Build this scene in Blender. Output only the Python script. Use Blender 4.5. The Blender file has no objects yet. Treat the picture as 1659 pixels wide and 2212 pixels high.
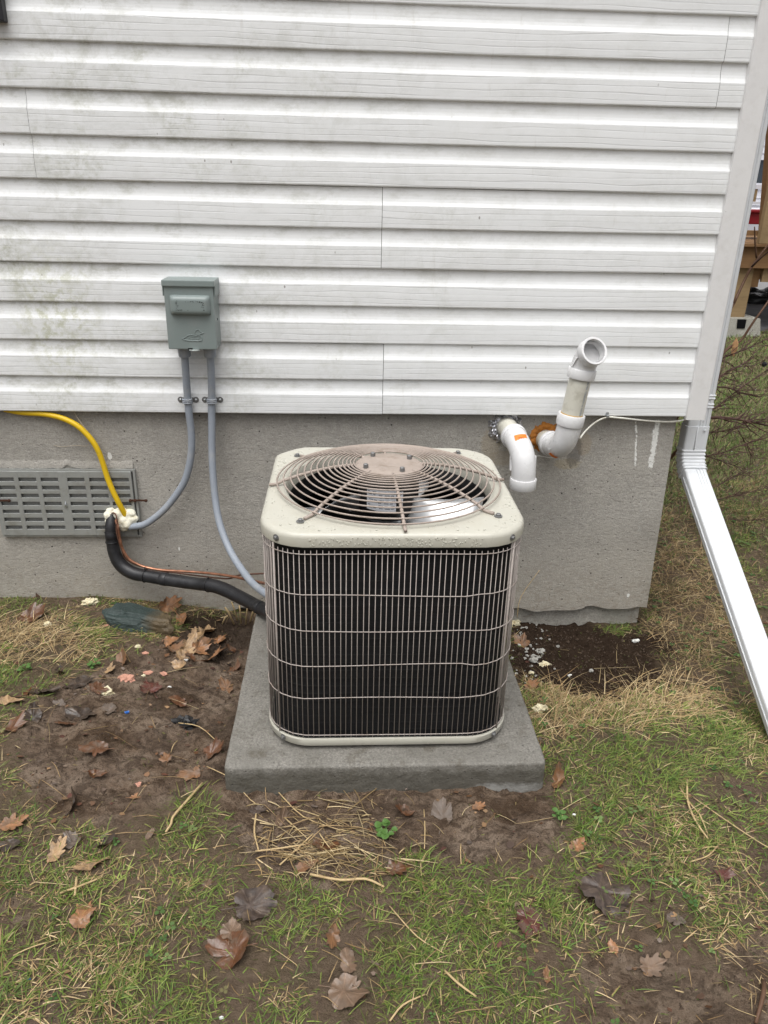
import bpy, bmesh, math, random
import numpy as np
from mathutils import Vector, Matrix

scene = bpy.context.scene
COL = scene.collection
random.seed(7)
RNG = np.random.default_rng(11)

# ------------------------------------------------------------------ camera
CAM = Vector((0.0, -2.4397, 1.3193))
RIGHT = Vector((0.9986, -0.0484, 0.0223)).normalized()
FWD = Vector((0.0533, 0.9189, -0.3908)).normalized()
UP = RIGHT.cross(FWD).normalized()
RIGHT = FWD.cross(UP).normalized()
cd = bpy.data.cameras.new("camera")
cam = bpy.data.objects.new("camera", cd)
COL.objects.link(cam)
cam.matrix_world = Matrix(((RIGHT.x, UP.x, -FWD.x, CAM.x),
                           (RIGHT.y, UP.y, -FWD.y, CAM.y),
                           (RIGHT.z, UP.z, -FWD.z, CAM.z), (0, 0, 0, 1)))
cd.sensor_fit = 'VERTICAL'
cd.sensor_height = 36.0
cd.lens = 36.0 * 1661.0 / 2212.0
cd.clip_start = 0.05
cd.clip_end = 500
scene.camera = cam

# ------------------------------------------------------------------ overcast daylight
SUN_EL, SUN_AZ = math.radians(70), math.radians(200)
world = bpy.data.worlds.new("World")
scene.world = world
world.use_nodes = True
wn = world.node_tree
bg = wn.nodes["Background"]
sky = wn.nodes.new("ShaderNodeTexSky")
sky.sky_type = 'NISHITA'
sky.sun_disc = False
sky.sun_elevation = SUN_EL
sky.sun_rotation = SUN_AZ
sky.air_density = 1.0
sky.dust_density = 6.0
sky.ozone_density = 1.0
hs = wn.nodes.new("ShaderNodeHueSaturation")
hs.inputs["Saturation"].default_value = 0.16
wn.links.new(sky.outputs[0], hs.inputs["Color"])
wn.links.new(hs.outputs[0], bg.inputs["Color"])
bg.inputs["Strength"].default_value = 0.115
sl = bpy.data.lights.new("sun", 'SUN')
sl.energy = 1.5
sl.angle = math.radians(60)
sl.color = (1.0, 0.985, 0.96)
sun = bpy.data.objects.new("sun", sl)
COL.objects.link(sun)
sdir = Vector((-0.12, -0.32, 0.94)).normalized()       # towards the sun
sun.rotation_euler = sdir.to_track_quat('Z', 'Y').to_euler()
sun.location = (0, -3, 6)
scene.view_settings.view_transform = 'Standard'
scene.view_settings.look = 'None'
scene.view_settings.gamma = 1.0
scene.view_settings.exposure = 0.46
scene.cycles.max_bounces = 6
scene.cycles.diffuse_bounces = 3
scene.cycles.glossy_bounces = 3
scene.cycles.transmission_bounces = 4
scene.cycles.transparent_max_bounces = 4
scene.cycles.use_denoising = True

# ------------------------------------------------------------------ helpers
def ray(u, v):
    return (RIGHT * ((u - 829.5) / 1661.0) - UP * ((v - 1106.0) / 1661.0) + FWD)

def at(u, v, y):
    """point of the vertical plane at depth y that the picture shows at (u, v) (1659 x 2212 grid)"""
    d = ray(u, v)
    return CAM + d * ((y - CAM.y) / d.y)

def onx(u, v, x):
    d = ray(u, v)
    return CAM + d * ((x - CAM.x) / d.x)

def onz(u, v, z):
    d = ray(u, v)
    return CAM + d * ((z - CAM.z) / d.z)

def lerp(a, b, t):
    return a + (b - a) * t

def sstep(a, b, x):
    t = np.clip((np.asarray(x, float) - a) / (b - a), 0, 1)
    return t * t * (3 - 2 * t)

def _hash(ix, iy, seed):
    h = (ix.astype(np.int64) * 374761393 + iy.astype(np.int64) * 668265263 + seed * 974711) & 0xffffffff
    h = ((h ^ (h >> 13)) * 1274126177) & 0xffffffff
    h = (h ^ (h >> 16)) & 0xffffff
    return h / float(0xffffff) * 2 - 1

def vnoise(x, y, seed=0):
    x = np.asarray(x, float); y = np.asarray(y, float)
    ix = np.floor(x); iy = np.floor(y)
    fx = x - ix; fy = y - iy
    fx = fx * fx * (3 - 2 * fx); fy = fy * fy * (3 - 2 * fy)
    a = _hash(ix, iy, seed); b = _hash(ix + 1, iy, seed)
    c = _hash(ix, iy + 1, seed); d = _hash(ix + 1, iy + 1, seed)
    return lerp(lerp(a, b, fx), lerp(c, d, fx), fy)

def fbm(x, y, seed=0, octs=4):
    s = 0; a = 1.0; t = 0
    for k in range(octs):
        s = s + a * vnoise(x * 2 ** k, y * 2 ** k, seed + 17 * k); t += a; a *= 0.5
    return s / t

def snoise(x, y, seed=0):
    """value noise of one point, plain floats"""
    ix, iy = math.floor(x), math.floor(y); fx, fy = x-ix, y-iy
    fx = fx*fx*(3-2*fx); fy = fy*fy*(3-2*fy)
    def hh(a, b):
        h = (a*374761393 + b*668265263 + seed*974711) & 0xffffffff
        h = ((h ^ (h >> 13))*1274126177) & 0xffffffff
        return ((h ^ (h >> 16)) & 0xffffff)/8388607.5 - 1
    a = lerp(hh(ix, iy), hh(ix+1, iy), fx); b = lerp(hh(ix, iy+1), hh(ix+1, iy+1), fx)
    return lerp(a, b, fy)

WLOC = {}
def link(o, parent=None):
    COL.objects.link(o)
    if parent is not None:
        o.parent = parent
    return o

def empty(name, loc):
    o = bpy.data.objects.new(name, None)
    o.empty_display_size = 0.1
    o.location = loc
    link(o)
    WLOC[o] = Vector(loc)
    return o

def base_of(parent):
    while parent is not None:
        if parent in WLOC:
            return WLOC[parent]
        parent = parent.parent
    return Vector((0, 0, 0))

def tag(o, label=None, cat=None, group=None, kind=None):
    if label: o["label"] = label
    if cat: o["category"] = cat
    if group: o["group"] = group
    if kind: o["kind"] = kind
    return o

def mk(name, verts, faces, mat, parent=None, smooth=False, auto=None):
    """one mesh object from world coordinates"""
    b = base_of(parent)
    me = bpy.data.meshes.new(name)
    me.from_pydata([(v[0] - b.x, v[1] - b.y, v[2] - b.z) for v in verts], [], faces)
    me.update()
    if mat: me.materials.append(mat)
    if smooth:
        me.polygons.foreach_set("use_smooth", [True] * len(me.polygons))
        if auto:
            try: me.set_sharp_from_angle(angle=math.radians(auto))
            except Exception: pass
    o = bpy.data.objects.new(name, me)
    link(o, parent)
    return o

class MB:
    """collects simple solids into one mesh"""
    def __init__(s): s.v = []; s.f = []
    def add(s, v, f):
        n = len(s.v); s.v += [tuple(p) for p in v]; s.f += [tuple(i + n for i in q) for q in f]
    def box(s, x0, x1, y0, y1, z0, z1, bev=0.0):
        if bev <= 0:
            v = [(x0,y0,z0),(x1,y0,z0),(x1,y1,z0),(x0,y1,z0),(x0,y0,z1),(x1,y0,z1),(x1,y1,z1),(x0,y1,z1)]
            f = [(0,3,2,1),(4,5,6,7),(0,1,5,4),(1,2,6,5),(2,3,7,6),(3,0,4,7)]
            s.add(v, f)
        else:
            bm = bmesh.new()
            bmesh.ops.create_cube(bm, size=1.0)
            for w in bm.verts:
                w.co = Vector((lerp(x0, x1, w.co.x + .5), lerp(y0, y1, w.co.y + .5), lerp(z0, z1, w.co.z + .5)))
            bmesh.ops.bevel(bm, geom=bm.edges[:], offset=bev, segments=2, profile=.6, affect='EDGES')
            bm.verts.index_update()
            s.add([w.co.copy() for w in bm.verts], [[w.index for w in f.verts] for f in bm.faces])
            bm.free()
        return s
    def obox(s, c, ax, ay, az, bev=0.0):
        """oriented box: centre, three half-axis vectors"""
        m = MB(); m.box(-1, 1, -1, 1, -1, 1)
        s.add([Vector(c) + ax * p[0] + ay * p[1] + az * p[2] for p in m.v], m.f); return s
    def tube(s, pts, r, seg=10, sub=1, caps=True, closed=False):
        P = [Vector(p) for p in pts]
        R = list(r) if hasattr(r, '__len__') else [r] * len(P)
        if sub > 1:
            Q = []; S = []
            n = len(P)
            rng = range(n if closed else n - 1)
            for i in rng:
                p0 = P[(i-1) % n] if (closed or i > 0) else P[0] * 2 - P[1]
                p1 = P[i]; p2 = P[(i+1) % n]
                p3 = P[(i+2) % n] if (closed or i + 2 < n) else P[-1] * 2 - P[-2]
                for k in range(sub):
                    t = k / sub
                    Q.append(0.5 * ((2*p1) + (p2-p0)*t + (2*p0-5*p1+4*p2-p3)*t*t + (3*p1-p0-3*p2+p3)*t**3))
                    S.append(lerp(R[i], R[(i+1) % n], t))
            if not closed: Q.append(P[-1]); S.append(R[-1])
            P, R = Q, S
        n = len(P)
        T = []
        for i in range(n):
            a = P[(i-1) % n] if (closed or i > 0) else P[i]
            b = P[(i+1) % n] if (closed or i < n-1) else P[i]
            d = b - a
            T.append(d.normalized() if d.length > 1e-9 else Vector((0, 0, 1)))
        up = Vector((0, 0, 1)) if abs(T[0].z) < .9 else Vector((1, 0, 0))
        N = (up - T[0] * up.dot(T[0])).normalized()
        v = []; f = []
        for i in range(n):
            N = (N - T[i] * N.dot(T[i]))
            N = N.normalized() if N.length > 1e-6 else T[i].orthogonal().normalized()
            B = T[i].cross(N)
            for k in range(seg):
                a = 2 * math.pi * k / seg
                v.append(P[i] + (N * math.cos(a) + B * math.sin(a)) * R[i])
        for i in range(n if closed else n - 1):
            j = (i + 1) % n
            for k in range(seg):
                l = (k + 1) % seg
                f.append((i*seg+k, i*seg+l, j*seg+l, j*seg+k))
        if caps and not closed:
            f.append(tuple(range(seg))[::-1]); f.append(tuple(range((n-1)*seg, n*seg)))
        s.add(v, f); return s
    def lathe(s, prof, c, axis=Vector((0, 0, 1)), seg=24):
        """prof: (radius, height) list about axis through c"""
        axis = Vector(axis).normalized(); n = axis.orthogonal().normalized(); b = axis.cross(n)
        v = []; f = []
        for (r, h) in prof:
            for k in range(seg):
                a = 2 * math.pi * k / seg
                v.append(Vector(c) + axis * h + (n * math.cos(a) + b * math.sin(a)) * r)
        for i in range(len(prof) - 1):
            for k in range(seg):
                l = (k + 1) % seg
                f.append((i*seg+k, i*seg+l, (i+1)*seg+l, (i+1)*seg+k))
        if prof[0][0] > 1e-5: f.append(tuple(range(seg))[::-1])
        if prof[-1][0] > 1e-5: f.append(tuple(range((len(prof)-1)*seg, len(prof)*seg)))
        s.add(v, f); return s
    def blob(s, c, r, seed=0, amp=.25, lat=6, lon=8, freq=2.0):
        c = Vector(c); rr = Vector(r) if hasattr(r, '__len__') else Vector((r, r, r))
        v = [None]; f = []
        rnd = random.Random(seed)
        ph = [rnd.uniform(0, 6.28) for _ in range(6)]
        def P(th, la):
            d = Vector((math.cos(la)*math.cos(th), math.cos(la)*math.sin(th), math.sin(la)))
            k = 1 + amp * (math.sin(freq*2*d.x+ph[0]) * math.sin(freq*2.3*d.y+ph[1]) + .6*math.sin(freq*3.7*d.z+ph[2]+d.x*3) + .5*math.sin(freq*5*d.x+ph[3]-4*d.y)*.6)
            return c + Vector((d.x*rr.x, d.y*rr.y, d.z*rr.z)) * k
        v = [P(0, -math.pi/2)]
        for i in range(1, lat):
            for k in range(lon):
                v.append(P(2*math.pi*(k+.5*(i % 2))/lon, -math.pi/2 + math.pi*i/lat))
        v.append(P(0, math.pi/2))
        for k in range(lon):
            f.append((0, 1+(k+1) % lon, 1+k))
        for i in range(lat-2):
            for k in range(lon):
                a = 1+i*lon; b = a+lon
                f.append((a+k, a+(k+1) % lon, b+(k+1) % lon, b+k))
        a = 1+(lat-2)*lon; e = len(v)-1
        for k in range(lon):
            f.append((a+k, a+(k+1) % lon, e))
        s.add(v, f); return s
    def build(s, name, mat, parent=None, smooth=False, auto=None):
        return mk(name, s.v, s.f, mat, parent, smooth, auto)

# ------------------------------------------------------------------ node helpers
class NT:
    def __init__(s, m):
        m.use_nodes = True
        s.nt = m.node_tree; s.b = s.nt.nodes["Principled BSDF"]
    def new(s, t, **k):
        n = s.nt.nodes.new(t)
        for a, b in k.items(): setattr(n, a, b)
        return n
    def put(s, sock, val):
        if isinstance(val, bpy.types.NodeSocket): s.nt.links.new(val, sock)
        elif val is not None:
            try: sock.default_value = val
            except Exception:
                sock.default_value = (*val, 1.0)
    def pos(s): return s.new("ShaderNodeNewGeometry").outputs["Position"]
    def obj(s): return s.new("ShaderNodeTexCoord").outputs["Object"]
    def rnd(s): return s.new("ShaderNodeObjectInfo").outputs["Random"]
    def sep(s, v):
        n = s.new("ShaderNodeSeparateXYZ"); s.put(n.inputs[0], v); return n.outputs
    def comb(s, x, y, z):
        n = s.new("ShaderNodeCombineXYZ"); s.put(n.inputs[0], x); s.put(n.inputs[1], y); s.put(n.inputs[2], z); return n.outputs[0]
    def vm(s, op, a, b):
        n = s.new("ShaderNodeVectorMath", operation=op); s.put(n.inputs[0], a); s.put(n.inputs[1], b); return n.outputs[0]
    def m(s, op, a, b=None, c=None, clamp=False):
        n = s.new("ShaderNodeMath", operation=op, use_clamp=clamp); s.put(n.inputs[0], a)
        if b is not None: s.put(n.inputs[1], b)
        if c is not None: s.put(n.inputs[2], c)
        return n.outputs[0]
    def noise(s, v, scale, detail=4, rough=.55, dist=0.0):
        n = s.new("ShaderNodeTexNoise"); s.put(n.inputs["Vector"], v)
        n.inputs["Scale"].default_value = scale; n.inputs["Detail"].default_value = detail
        n.inputs["Roughness"].default_value = rough; n.inputs["Distortion"].default_value = dist
        return n.outputs["Fac"]
    def vor(s, v, scale, feature='F1', out="Distance"):
        n = s.new("ShaderNodeTexVoronoi", feature=feature); s.put(n.inputs["Vector"], v); n.inputs["Scale"].default_value = scale
        return n.outputs[out]
    def ramp(s, f, stops):
        n = s.new("ShaderNodeValToRGB"); s.put(n.inputs[0], f)
        e = n.color_ramp.elements
        while len(e) < len(stops): e.new(.5)
        for k, (p, c) in enumerate(stops):
            e[k].position = p
            e[k].color = (c, c, c, 1) if not hasattr(c, '__len__') else (*c, 1)
        return n.outputs[0]
    def rng(s, f, a, b, c=0.0, d=1.0):
        n = s.new("ShaderNodeMapRange"); n.clamp = True
        s.put(n.inputs[0], f); s.put(n.inputs[1], a); s.put(n.inputs[2], b); s.put(n.inputs[3], c); s.put(n.inputs[4], d)
        return n.outputs[0]
    def mix(s, f, a, b, blend='MIX'):
        n = s.new("ShaderNodeMix", data_type='RGBA', blend_type=blend)
        s.put(n.inputs[0], f)
        for sk, val in ((n.inputs[6], a), (n.inputs[7], b)):
            if isinstance(val, bpy.types.NodeSocket): s.nt.links.new(val, sk)
            else: sk.default_value = (*val, 1.0)
        return n.outputs[2]
    def bump(s, h, strength=.3, dist=.01, normal=None):
        n = s.new("ShaderNodeBump"); s.put(n.inputs["Height"], h)
        n.inputs["Strength"].default_value = strength; n.inputs["Distance"].default_value = dist
        if normal: s.put(n.inputs["Normal"], normal)
        return n.outputs[0]
    def attr(s, name):
        return s.new("ShaderNodeAttribute", attribute_name=name)
    def set(s, color=None, rough=None, normal=None, metal=None, spec=None):
        if color is not None: s.put(s.b.inputs["Base Color"], color)
        if rough is not None: s.put(s.b.inputs["Roughness"], rough)
        if normal is not None: s.put(s.b.inputs["Normal"], normal)
        if metal is not None: s.put(s.b.inputs["Metallic"], metal)
        if spec is not None: s.put(s.b.inputs["Specular IOR Level"], spec)

def newmat(name):
    m = bpy.data.materials.new(name); return m, NT(m)

def simple(name, col, rough=.5, metal=0.0, spec=.5, var=.12, scale=40, bump=0.0, bscale=200, bdist=.001, dirt=None, dscale=9, dlo=.52, dhi=.72):
    """plain material with mottling, optional dirt colour and fine relief"""
    m, n = newmat(name)
    p = n.obj()
    f = n.noise(p, scale, 4)
    c = n.mix(f, tuple(max(0, x*(1-var)) for x in col), tuple(min(1, x*(1+var)) for x in col))
    if dirt:
        d = n.rng(n.noise(p, dscale, 6, .65), dlo, dhi)
        c = n.mix(d, c, dirt)
    nm = n.bump(n.noise(p, bscale, 3), bump, bdist) if bump else None
    n.set(c, rough, nm, metal, spec)
    return m

# ------------------------------------------------------------------ materials
def mat_siding():
    m, n = newmat("vinyl_siding")
    p = n.pos(); o = n.sep(p); r = n.rnd()
    off = n.m('MULTIPLY', r, 37.0)
    # stretched coordinates: wood grain runs along x
    q = n.comb(n.m('ADD', n.m('MULTIPLY', o[0], .10), off), 0.0, n.m('ADD', o[2], off))
    w = n.new("ShaderNodeTexWave", wave_type='BANDS', bands_direction='Z')
    n.put(w.inputs["Vector"], q)
    w.inputs["Scale"].default_value = 20; w.inputs["Distortion"].default_value = 9.0
    w.inputs["Detail"].default_value = 3.0; w.inputs["Detail Scale"].default_value = .55; w.inputs["Detail Roughness"].default_value = .6
    line = n.rng(w.outputs["Fac"], 0.12, 0.01)
    brk = n.rng(n.noise(n.comb(n.m('MULTIPLY', o[0], 5.0), off, n.m('MULTIPLY', o[2], 60.0)), 1.0, 3), .30, .52)
    line = n.m('MULTIPLY', line, brk)
    base = n.mix(n.noise(p, 3.5, 5), (.80, .815, .82), (.845, .856, .86))
    # the coved upper part of each board is smoother than its flat face
    fz = n.m('FRACT', n.m('DIVIDE', n.m('SUBTRACT', o[2], .63), .1143))
    line = n.m('MULTIPLY', line, n.rng(fz, .60, .55, .22, 1.0))
    c = n.mix(n.m('MULTIPLY', line, .22), base, (.36, .37, .38))
    # green-grey algae film, thicker towards the left of the wall
    left = n.rng(o[0], .55, -1.0, .0, 1.0)
    alg = n.rng(n.noise(p, 4.5, 9, .68, .6), .50, .68)
    fine = n.rng(n.noise(p, 60, 6, .7), .40, .64)
    amt = n.m('MULTIPLY', n.m('MULTIPLY', alg, fine), n.m('ADD', n.m('MULTIPLY', left, .95), .16))
    c = n.mix(amt, c, (.47, .48, .40))
    # two mossier patches under the upper left boards
    pt = n.vm('SUBTRACT', p, tuple(at(120, 680, 0)))
    ps = n.sep(pt)
    d2 = n.m('ADD', n.m('POWER', n.m('MULTIPLY', ps[0], 6.5), 2.0), n.m('POWER', n.m('MULTIPLY', ps[2], 4.2), 2.0))
    mo = n.m('MULTIPLY', n.rng(d2, 1.0, .1), n.rng(n.noise(p, 38, 7, .7), .46, .60))
    c = n.mix(n.m('MULTIPLY', mo, .62), c, (.44, .45, .29))
    # grey weather film, streaky
    film = n.rng(n.noise(n.comb(n.m('MULTIPLY', o[0], 2.0), 0.0, n.m('MULTIPLY', o[2], 6.0)), 2.2, 8, .7), .5, .75)
    c = n.mix(n.m('MULTIPLY', film, .24), c, (.56, .56, .53))
    # grime gathered in the cove and as blotchy streaks
    g1 = n.rng(n.noise(n.comb(n.m('MULTIPLY', o[0], 9.0), 0.0, n.m('MULTIPLY', o[2], 20.0)), 1.0, 9, .75), .50, .66)
    cv_ = n.rng(fz, .62, .80, .35, 1.0)
    c = n.mix(n.m('MULTIPLY', n.m('MULTIPLY', g1, cv_), n.m('ADD', n.m('MULTIPLY', left, .55), .26)), c, (.42, .42, .36))
    g3 = n.rng(n.noise(n.comb(n.m('MULTIPLY', o[0], 30.0), 0.0, n.m('MULTIPLY', o[2], 5.0)), 1.0, 6, .7), .60, .74)
    c = n.mix(n.m('MULTIPLY', g3, .24), c, (.40, .37, .30))
    g5 = n.m('MULTIPLY', n.rng(n.noise(p, 16, 10, .78, .5), .47, .60), n.rng(n.noise(p, 2.2, 4), .40, .60))
    c = n.mix(n.m('MULTIPLY', g5, n.m('ADD', n.m('MULTIPLY', left, .32), .14)), c, (.47, .475, .43))
    # dark specks
    sp = n.rng(n.vor(n.vm('MULTIPLY', p, (1.0, 1.0, .6)), 24), .075, .045)
    keep = n.rng(n.noise(p, 7, 2), .55, .61)
    c = n.mix(n.m('MULTIPLY', n.m('MULTIPLY', sp, keep), .7), c, (.16, .14, .12))
    h = n.m('SUBTRACT', n.m('MULTIPLY', n.noise(p, 350, 2), .15), n.m('MULTIPLY', line, .8))
    n.set(c, .5, n.bump(h, .3, .0012), 0, .3)
    return m

def mat_stucco():
    m, n = newmat("cement_stucco")
    p = n.pos(); o = n.sep(p)
    g = n.noise(p, 210, 6, .8)
    g2 = n.noise(n.vm('MULTIPLY', p, (.75, 1.0, 1.3)), 85, 6, .75)
    c = n.ramp(g, [(.28, (.22, .207, .187)), (.50, (.45, .428, .388)), (.72, (.66, .63, .58))])
    c = n.mix(n.rng(g2, .42, .66, .0, .6), c, (.29, .275, .247))
    c = n.mix(n.rng(g2, .46, .30, .0, .5), c, (.56, .535, .485))
    big = n.rng(n.noise(p, 3.0, 6, .6), .35, .7)
    c = n.mix(n.m('MULTIPLY', big, .42), c, (.27, .255, .232))
    bl = n.rng(n.noise(p, 9, 8, .7, .4), .50, .66)
    c = n.mix(n.m('MULTIPLY', bl, .34), c, (.46, .435, .385))
    # damp stains hanging from the top and soil splash at the foot
    st_ = n.rng(n.m('ADD', o[2], n.m('MULTIPLY', n.noise(n.comb(n.m('MULTIPLY', o[0], 7.0), 0.0, n.m('MULTIPLY', o[2], 1.6)), 1.0, 6, .7), .55)), .70, .98)
    c = n.mix(n.m('MULTIPLY', st_, .42), c, (.22, .21, .195))
    spl = n.m('MULTIPLY', n.rng(o[2], .12, -.10), n.rng(n.noise(p, 50, 7, .75), .46, .60))
    c = n.mix(n.m('MULTIPLY', spl, .55), c, (.20, .16, .12))
    # paler, browner band low on the wall
    low = n.rng(n.m('ADD', o[2], n.m('MULTIPLY', n.noise(p, 6, 5), .12)), .32, .0)
    c = n.mix(n.m('MULTIPLY', low, .40), c, (.44, .40, .33))
    pit = n.rng(n.vor(p, 48), .16, .09)
    pk = n.rng(n.noise(p, 30, 2), .54, .62)
    c = n.mix(n.m('MULTIPLY', pit, pk), c, (.045, .04, .036))
    lp = n.rng(n.vor(n.vm('ADD', p, (3.1, .7, 1.3)), 60), .11, .07)
    lk = n.rng(n.noise(n.vm('ADD', p, (9.0, 2.0, 4.0)), 24, 2), .60, .66)
    c = n.mix(n.m('MULTIPLY', n.m('MULTIPLY', lp, lk), .6), c, (.6, .58, .53))
    # runs of white paint near the corner
    nz = n.noise(p, 95, 7, .75)
    def streak(c, u0, v0, u1, v1, half, thr, col=(.80, .80, .77)):
        a = at(u0, v0, .03); b = at(u1, v1, .03)
        t = n.m('DIVIDE', n.m('SUBTRACT', o[2], a.z), b.z - a.z)
        xc = n.m('ADD', n.m('MULTIPLY', t, b.x - a.x), a.x)
        dx = n.m('ABSOLUTE', n.m('SUBTRACT', n.m('ADD', o[0], n.m('MULTIPLY', n.noise(p, 14, 3), .012)), n.m('ADD', xc, .006)))
        inx = n.rng(dx, half, half * .2)
        inz = n.m('MULTIPLY', n.rng(t, -.02, .02), n.rng(t, 1.0, .55))
        f = n.rng(n.m('ADD', n.m('MULTIPLY', n.m('MULTIPLY', inx, inz), .55), nz), thr, thr + .05)
        return n.mix(f, c, col)
    c = streak(c, 1421, 905, 1396, 1070, .026, .93)
    c = streak(c, 1374, 905, 1371, 1060, .012, .98)
    c = streak(c, 1388, 1050, 1374, 1230, .014, 1.10, (.5, .5, .48))
    # rubbed tan patches about the pipe holes
    def patch(c, u, v, rx, rz, col, thr=.5, amt=.75):
        q = at(u, v, .03)
        d = n.m('ADD', n.m('POWER', n.m('DIVIDE', n.m('SUBTRACT', o[0], q.x), rx), 2.0), n.m('POWER', n.m('DIVIDE', n.m('SUBTRACT', o[2], q.z), rz), 2.0))
        f = n.rng(n.m('SUBTRACT', n.m('ADD', 1.0, n.m('MULTIPLY', n.m('SUBTRACT', nz, .5), 2.2)), d), .0, .35)
        return n.mix(n.m('MULTIPLY', f, amt), c, col)
    c = patch(c, 1225, 1002, .05, .022, (.42, .37, .28))
    c = patch(c, 1262, 960, .028, .045, (.38, .33, .26))
    c = patch(c, 1060, 960, .035, .065, (.36, .31, .235), amt=.6)
    c = patch(c, 1085, 990, .05, .03, (.36, .31, .24), amt=.55)
    c = patch(c, 1240, 975, .03, .06, (.11, .10, .09), amt=.6)
    c = patch(c, 237, 985, .008, .014, (.8, .8, .77), amt=1.0)
    c = patch(c, 387, 1185, .003, .008, (.8, .8, .77), amt=1.0)
    c = patch(c, 1357, 1286, .006, .009, (.78, .78, .74), amt=1.0)
    h = n.m('ADD', n.m('MULTIPLY', g, .5), n.m('ADD', n.m('MULTIPLY', g2, .9), n.m('MULTIPLY', pit, -.5)))
    n.set(c, .9, n.bump(h, .8, .005), 0, .2)
    return m

def mat_concrete(name, ca, cb, moss, mz=None):
    m, n = newmat(name)
    p = n.pos()
    g = n.noise(p, 170, 6, .8)
    c = n.ramp(g, [(.30, tuple(x*.45 for x in ca)), (.5, ca), (.70, tuple(x*1.6 for x in ca))])
    c = n.mix(n.rng(n.noise(p, 5, 7, .65), .42, .62, 0, .75), c, cb)
    c = n.mix(n.rng(n.noise(p, 16, 7, .75), .54, .68, 0, .85), c, moss)
    if mz is not None:
        # mossy damp plus painted shade, darkening the sides below a ragged limit
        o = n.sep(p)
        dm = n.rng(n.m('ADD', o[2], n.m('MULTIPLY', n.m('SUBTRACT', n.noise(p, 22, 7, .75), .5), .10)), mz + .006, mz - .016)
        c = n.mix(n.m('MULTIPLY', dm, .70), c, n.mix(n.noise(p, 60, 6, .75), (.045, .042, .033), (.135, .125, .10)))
        q = n.vm('SUBTRACT', p, (.40, -1.018, -.005)); qs = n.sep(q)
        dd_ = n.m('ADD', n.m('POWER', n.m('DIVIDE', qs[0], .12), 2.0), n.m('POWER', n.m('DIVIDE', qs[2], .022), 2.0))
        ef = n.rng(n.m('SUBTRACT', n.m('ADD', .75, n.m('MULTIPLY', n.m('SUBTRACT', n.noise(p, 40, 6, .7), .5), 2.2)), dd_), 0, .6)
        c = n.mix(n.m('MULTIPLY', ef, n.m('MULTIPLY', dm, .6)), c, (.42, .42, .40))
    pit = n.rng(n.vor(p, 55), .14, .08)
    pk = n.rng(n.noise(p, 18, 2), .5, .6)
    c = n.mix(n.m('MULTIPLY', n.m('MULTIPLY', pit, pk), .75), c, tuple(x*.3 for x in ca))
    h = n.m('SUBTRACT', n.m('ADD', n.m('MULTIPLY', g, .4), n.noise(p, 45, 5)), n.m('MULTIPLY', pit, .4))
    n.set(c, .6, n.bump(h, .9, .006), 0, .35)
    return m

def mat_ground():
    m, n = newmat("wet_earth")
    p = n.pos()
    a = n.attr("soil")
    s = n.sep(a.outputs["Vector"])
    f = n.noise(p, 60, 7, .68); f2 = n.noise(p, 9, 6, .6); f3 = n.noise(p, 300, 4, .7)
    lawn = n.mix(f, (.050, .034, .022), (.255, .190, .138))
    lawn = n.mix(n.rng(f2, .46, .62, 0, .40), lawn, (.075, .070, .032))
    f4 = n.noise(n.vm('MULTIPLY', p, (1.0, 1.6, 1.0)), 22, 7, .72, .8)
    mud = n.ramp(f2, [(.34, (.098, .066, .044)), (.50, (.195, .140, .100)), (.66, (.29, .222, .165))])
    mud = n.mix(n.rng(f4, .50, .59, .0, .70), mud, (.056, .037, .025))
    mud = n.mix(n.rng(f, .50, .58, .0, .5), mud, (.072, .048, .033))
    mud = n.mix(n.rng(f4, .44, .32, .0, .55), mud, (.30, .235, .18))
    mud = n.mix(n.rng(f3, .52, .66, 0, .45), mud, (.045, .032, .024))
    dark = n.mix(f, (.016, .011, .008), (.075, .052, .037))
    dark = n.mix(n.rng(f3, .6, .75, 0, .5), dark, (.12, .09, .07))
    c = n.mix(s[0], lawn, mud)
    c = n.mix(s[1], c, dark)
    wet = n.rng(n.noise(p, 7, 4), .42, .62)
    rough = n.mix(n.m('MULTIPLY', wet, s[0]), (.9, .9, .9), (.45, .45, .45))
    h = n.m('ADD', n.m('ADD', f, n.m('MULTIPLY', f3, .35)), n.m('MULTIPLY', f4, .8))
    n.set(c, rough, n.bump(h, 1.0, .016), 0, n.m('MULTIPLY', n.m('MULTIPLY', wet, s[0]), .28))
    return m

def mat_blade(name, trans=.25):
    m, n = newmat(name)
    a = n.attr("tint")
    n.set(a.outputs["Color"], .6, None, 0, .14)
    return m

def mat_leaf(name, ca, cb, rough=.45):
    m, n = newmat(name)
    p = n.obj()
    c = n.mix(n.noise(p, 70, 6, .65), ca, cb)
    c = n.mix(n.rng(n.noise(p, 35, 4), .58, .72, 0, .75), c, tuple(x*.35 for x in ca))
    md_ = n.rng(n.noise(n.pos(), 45, 6, .7), .46, .62, 0, .72)
    c = n.mix(md_, c, (.115, .082, .058))
    v = n.attr("vein")
    c = n.mix(n.m('MULTIPLY', v.outputs["Fac"], .28), c, tuple(min(1, x*1.7+.02) for x in cb))
    r = n.mix(n.rnd(), (rough*.75,)*3, (rough*1.25,)*3)
    n.set(c, r, n.bump(n.m('ADD', n.noise(p, 160, 3), n.m('MULTIPLY', v.outputs["Fac"], .7)), .6, .0015), 0, .5)
    return m

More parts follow.
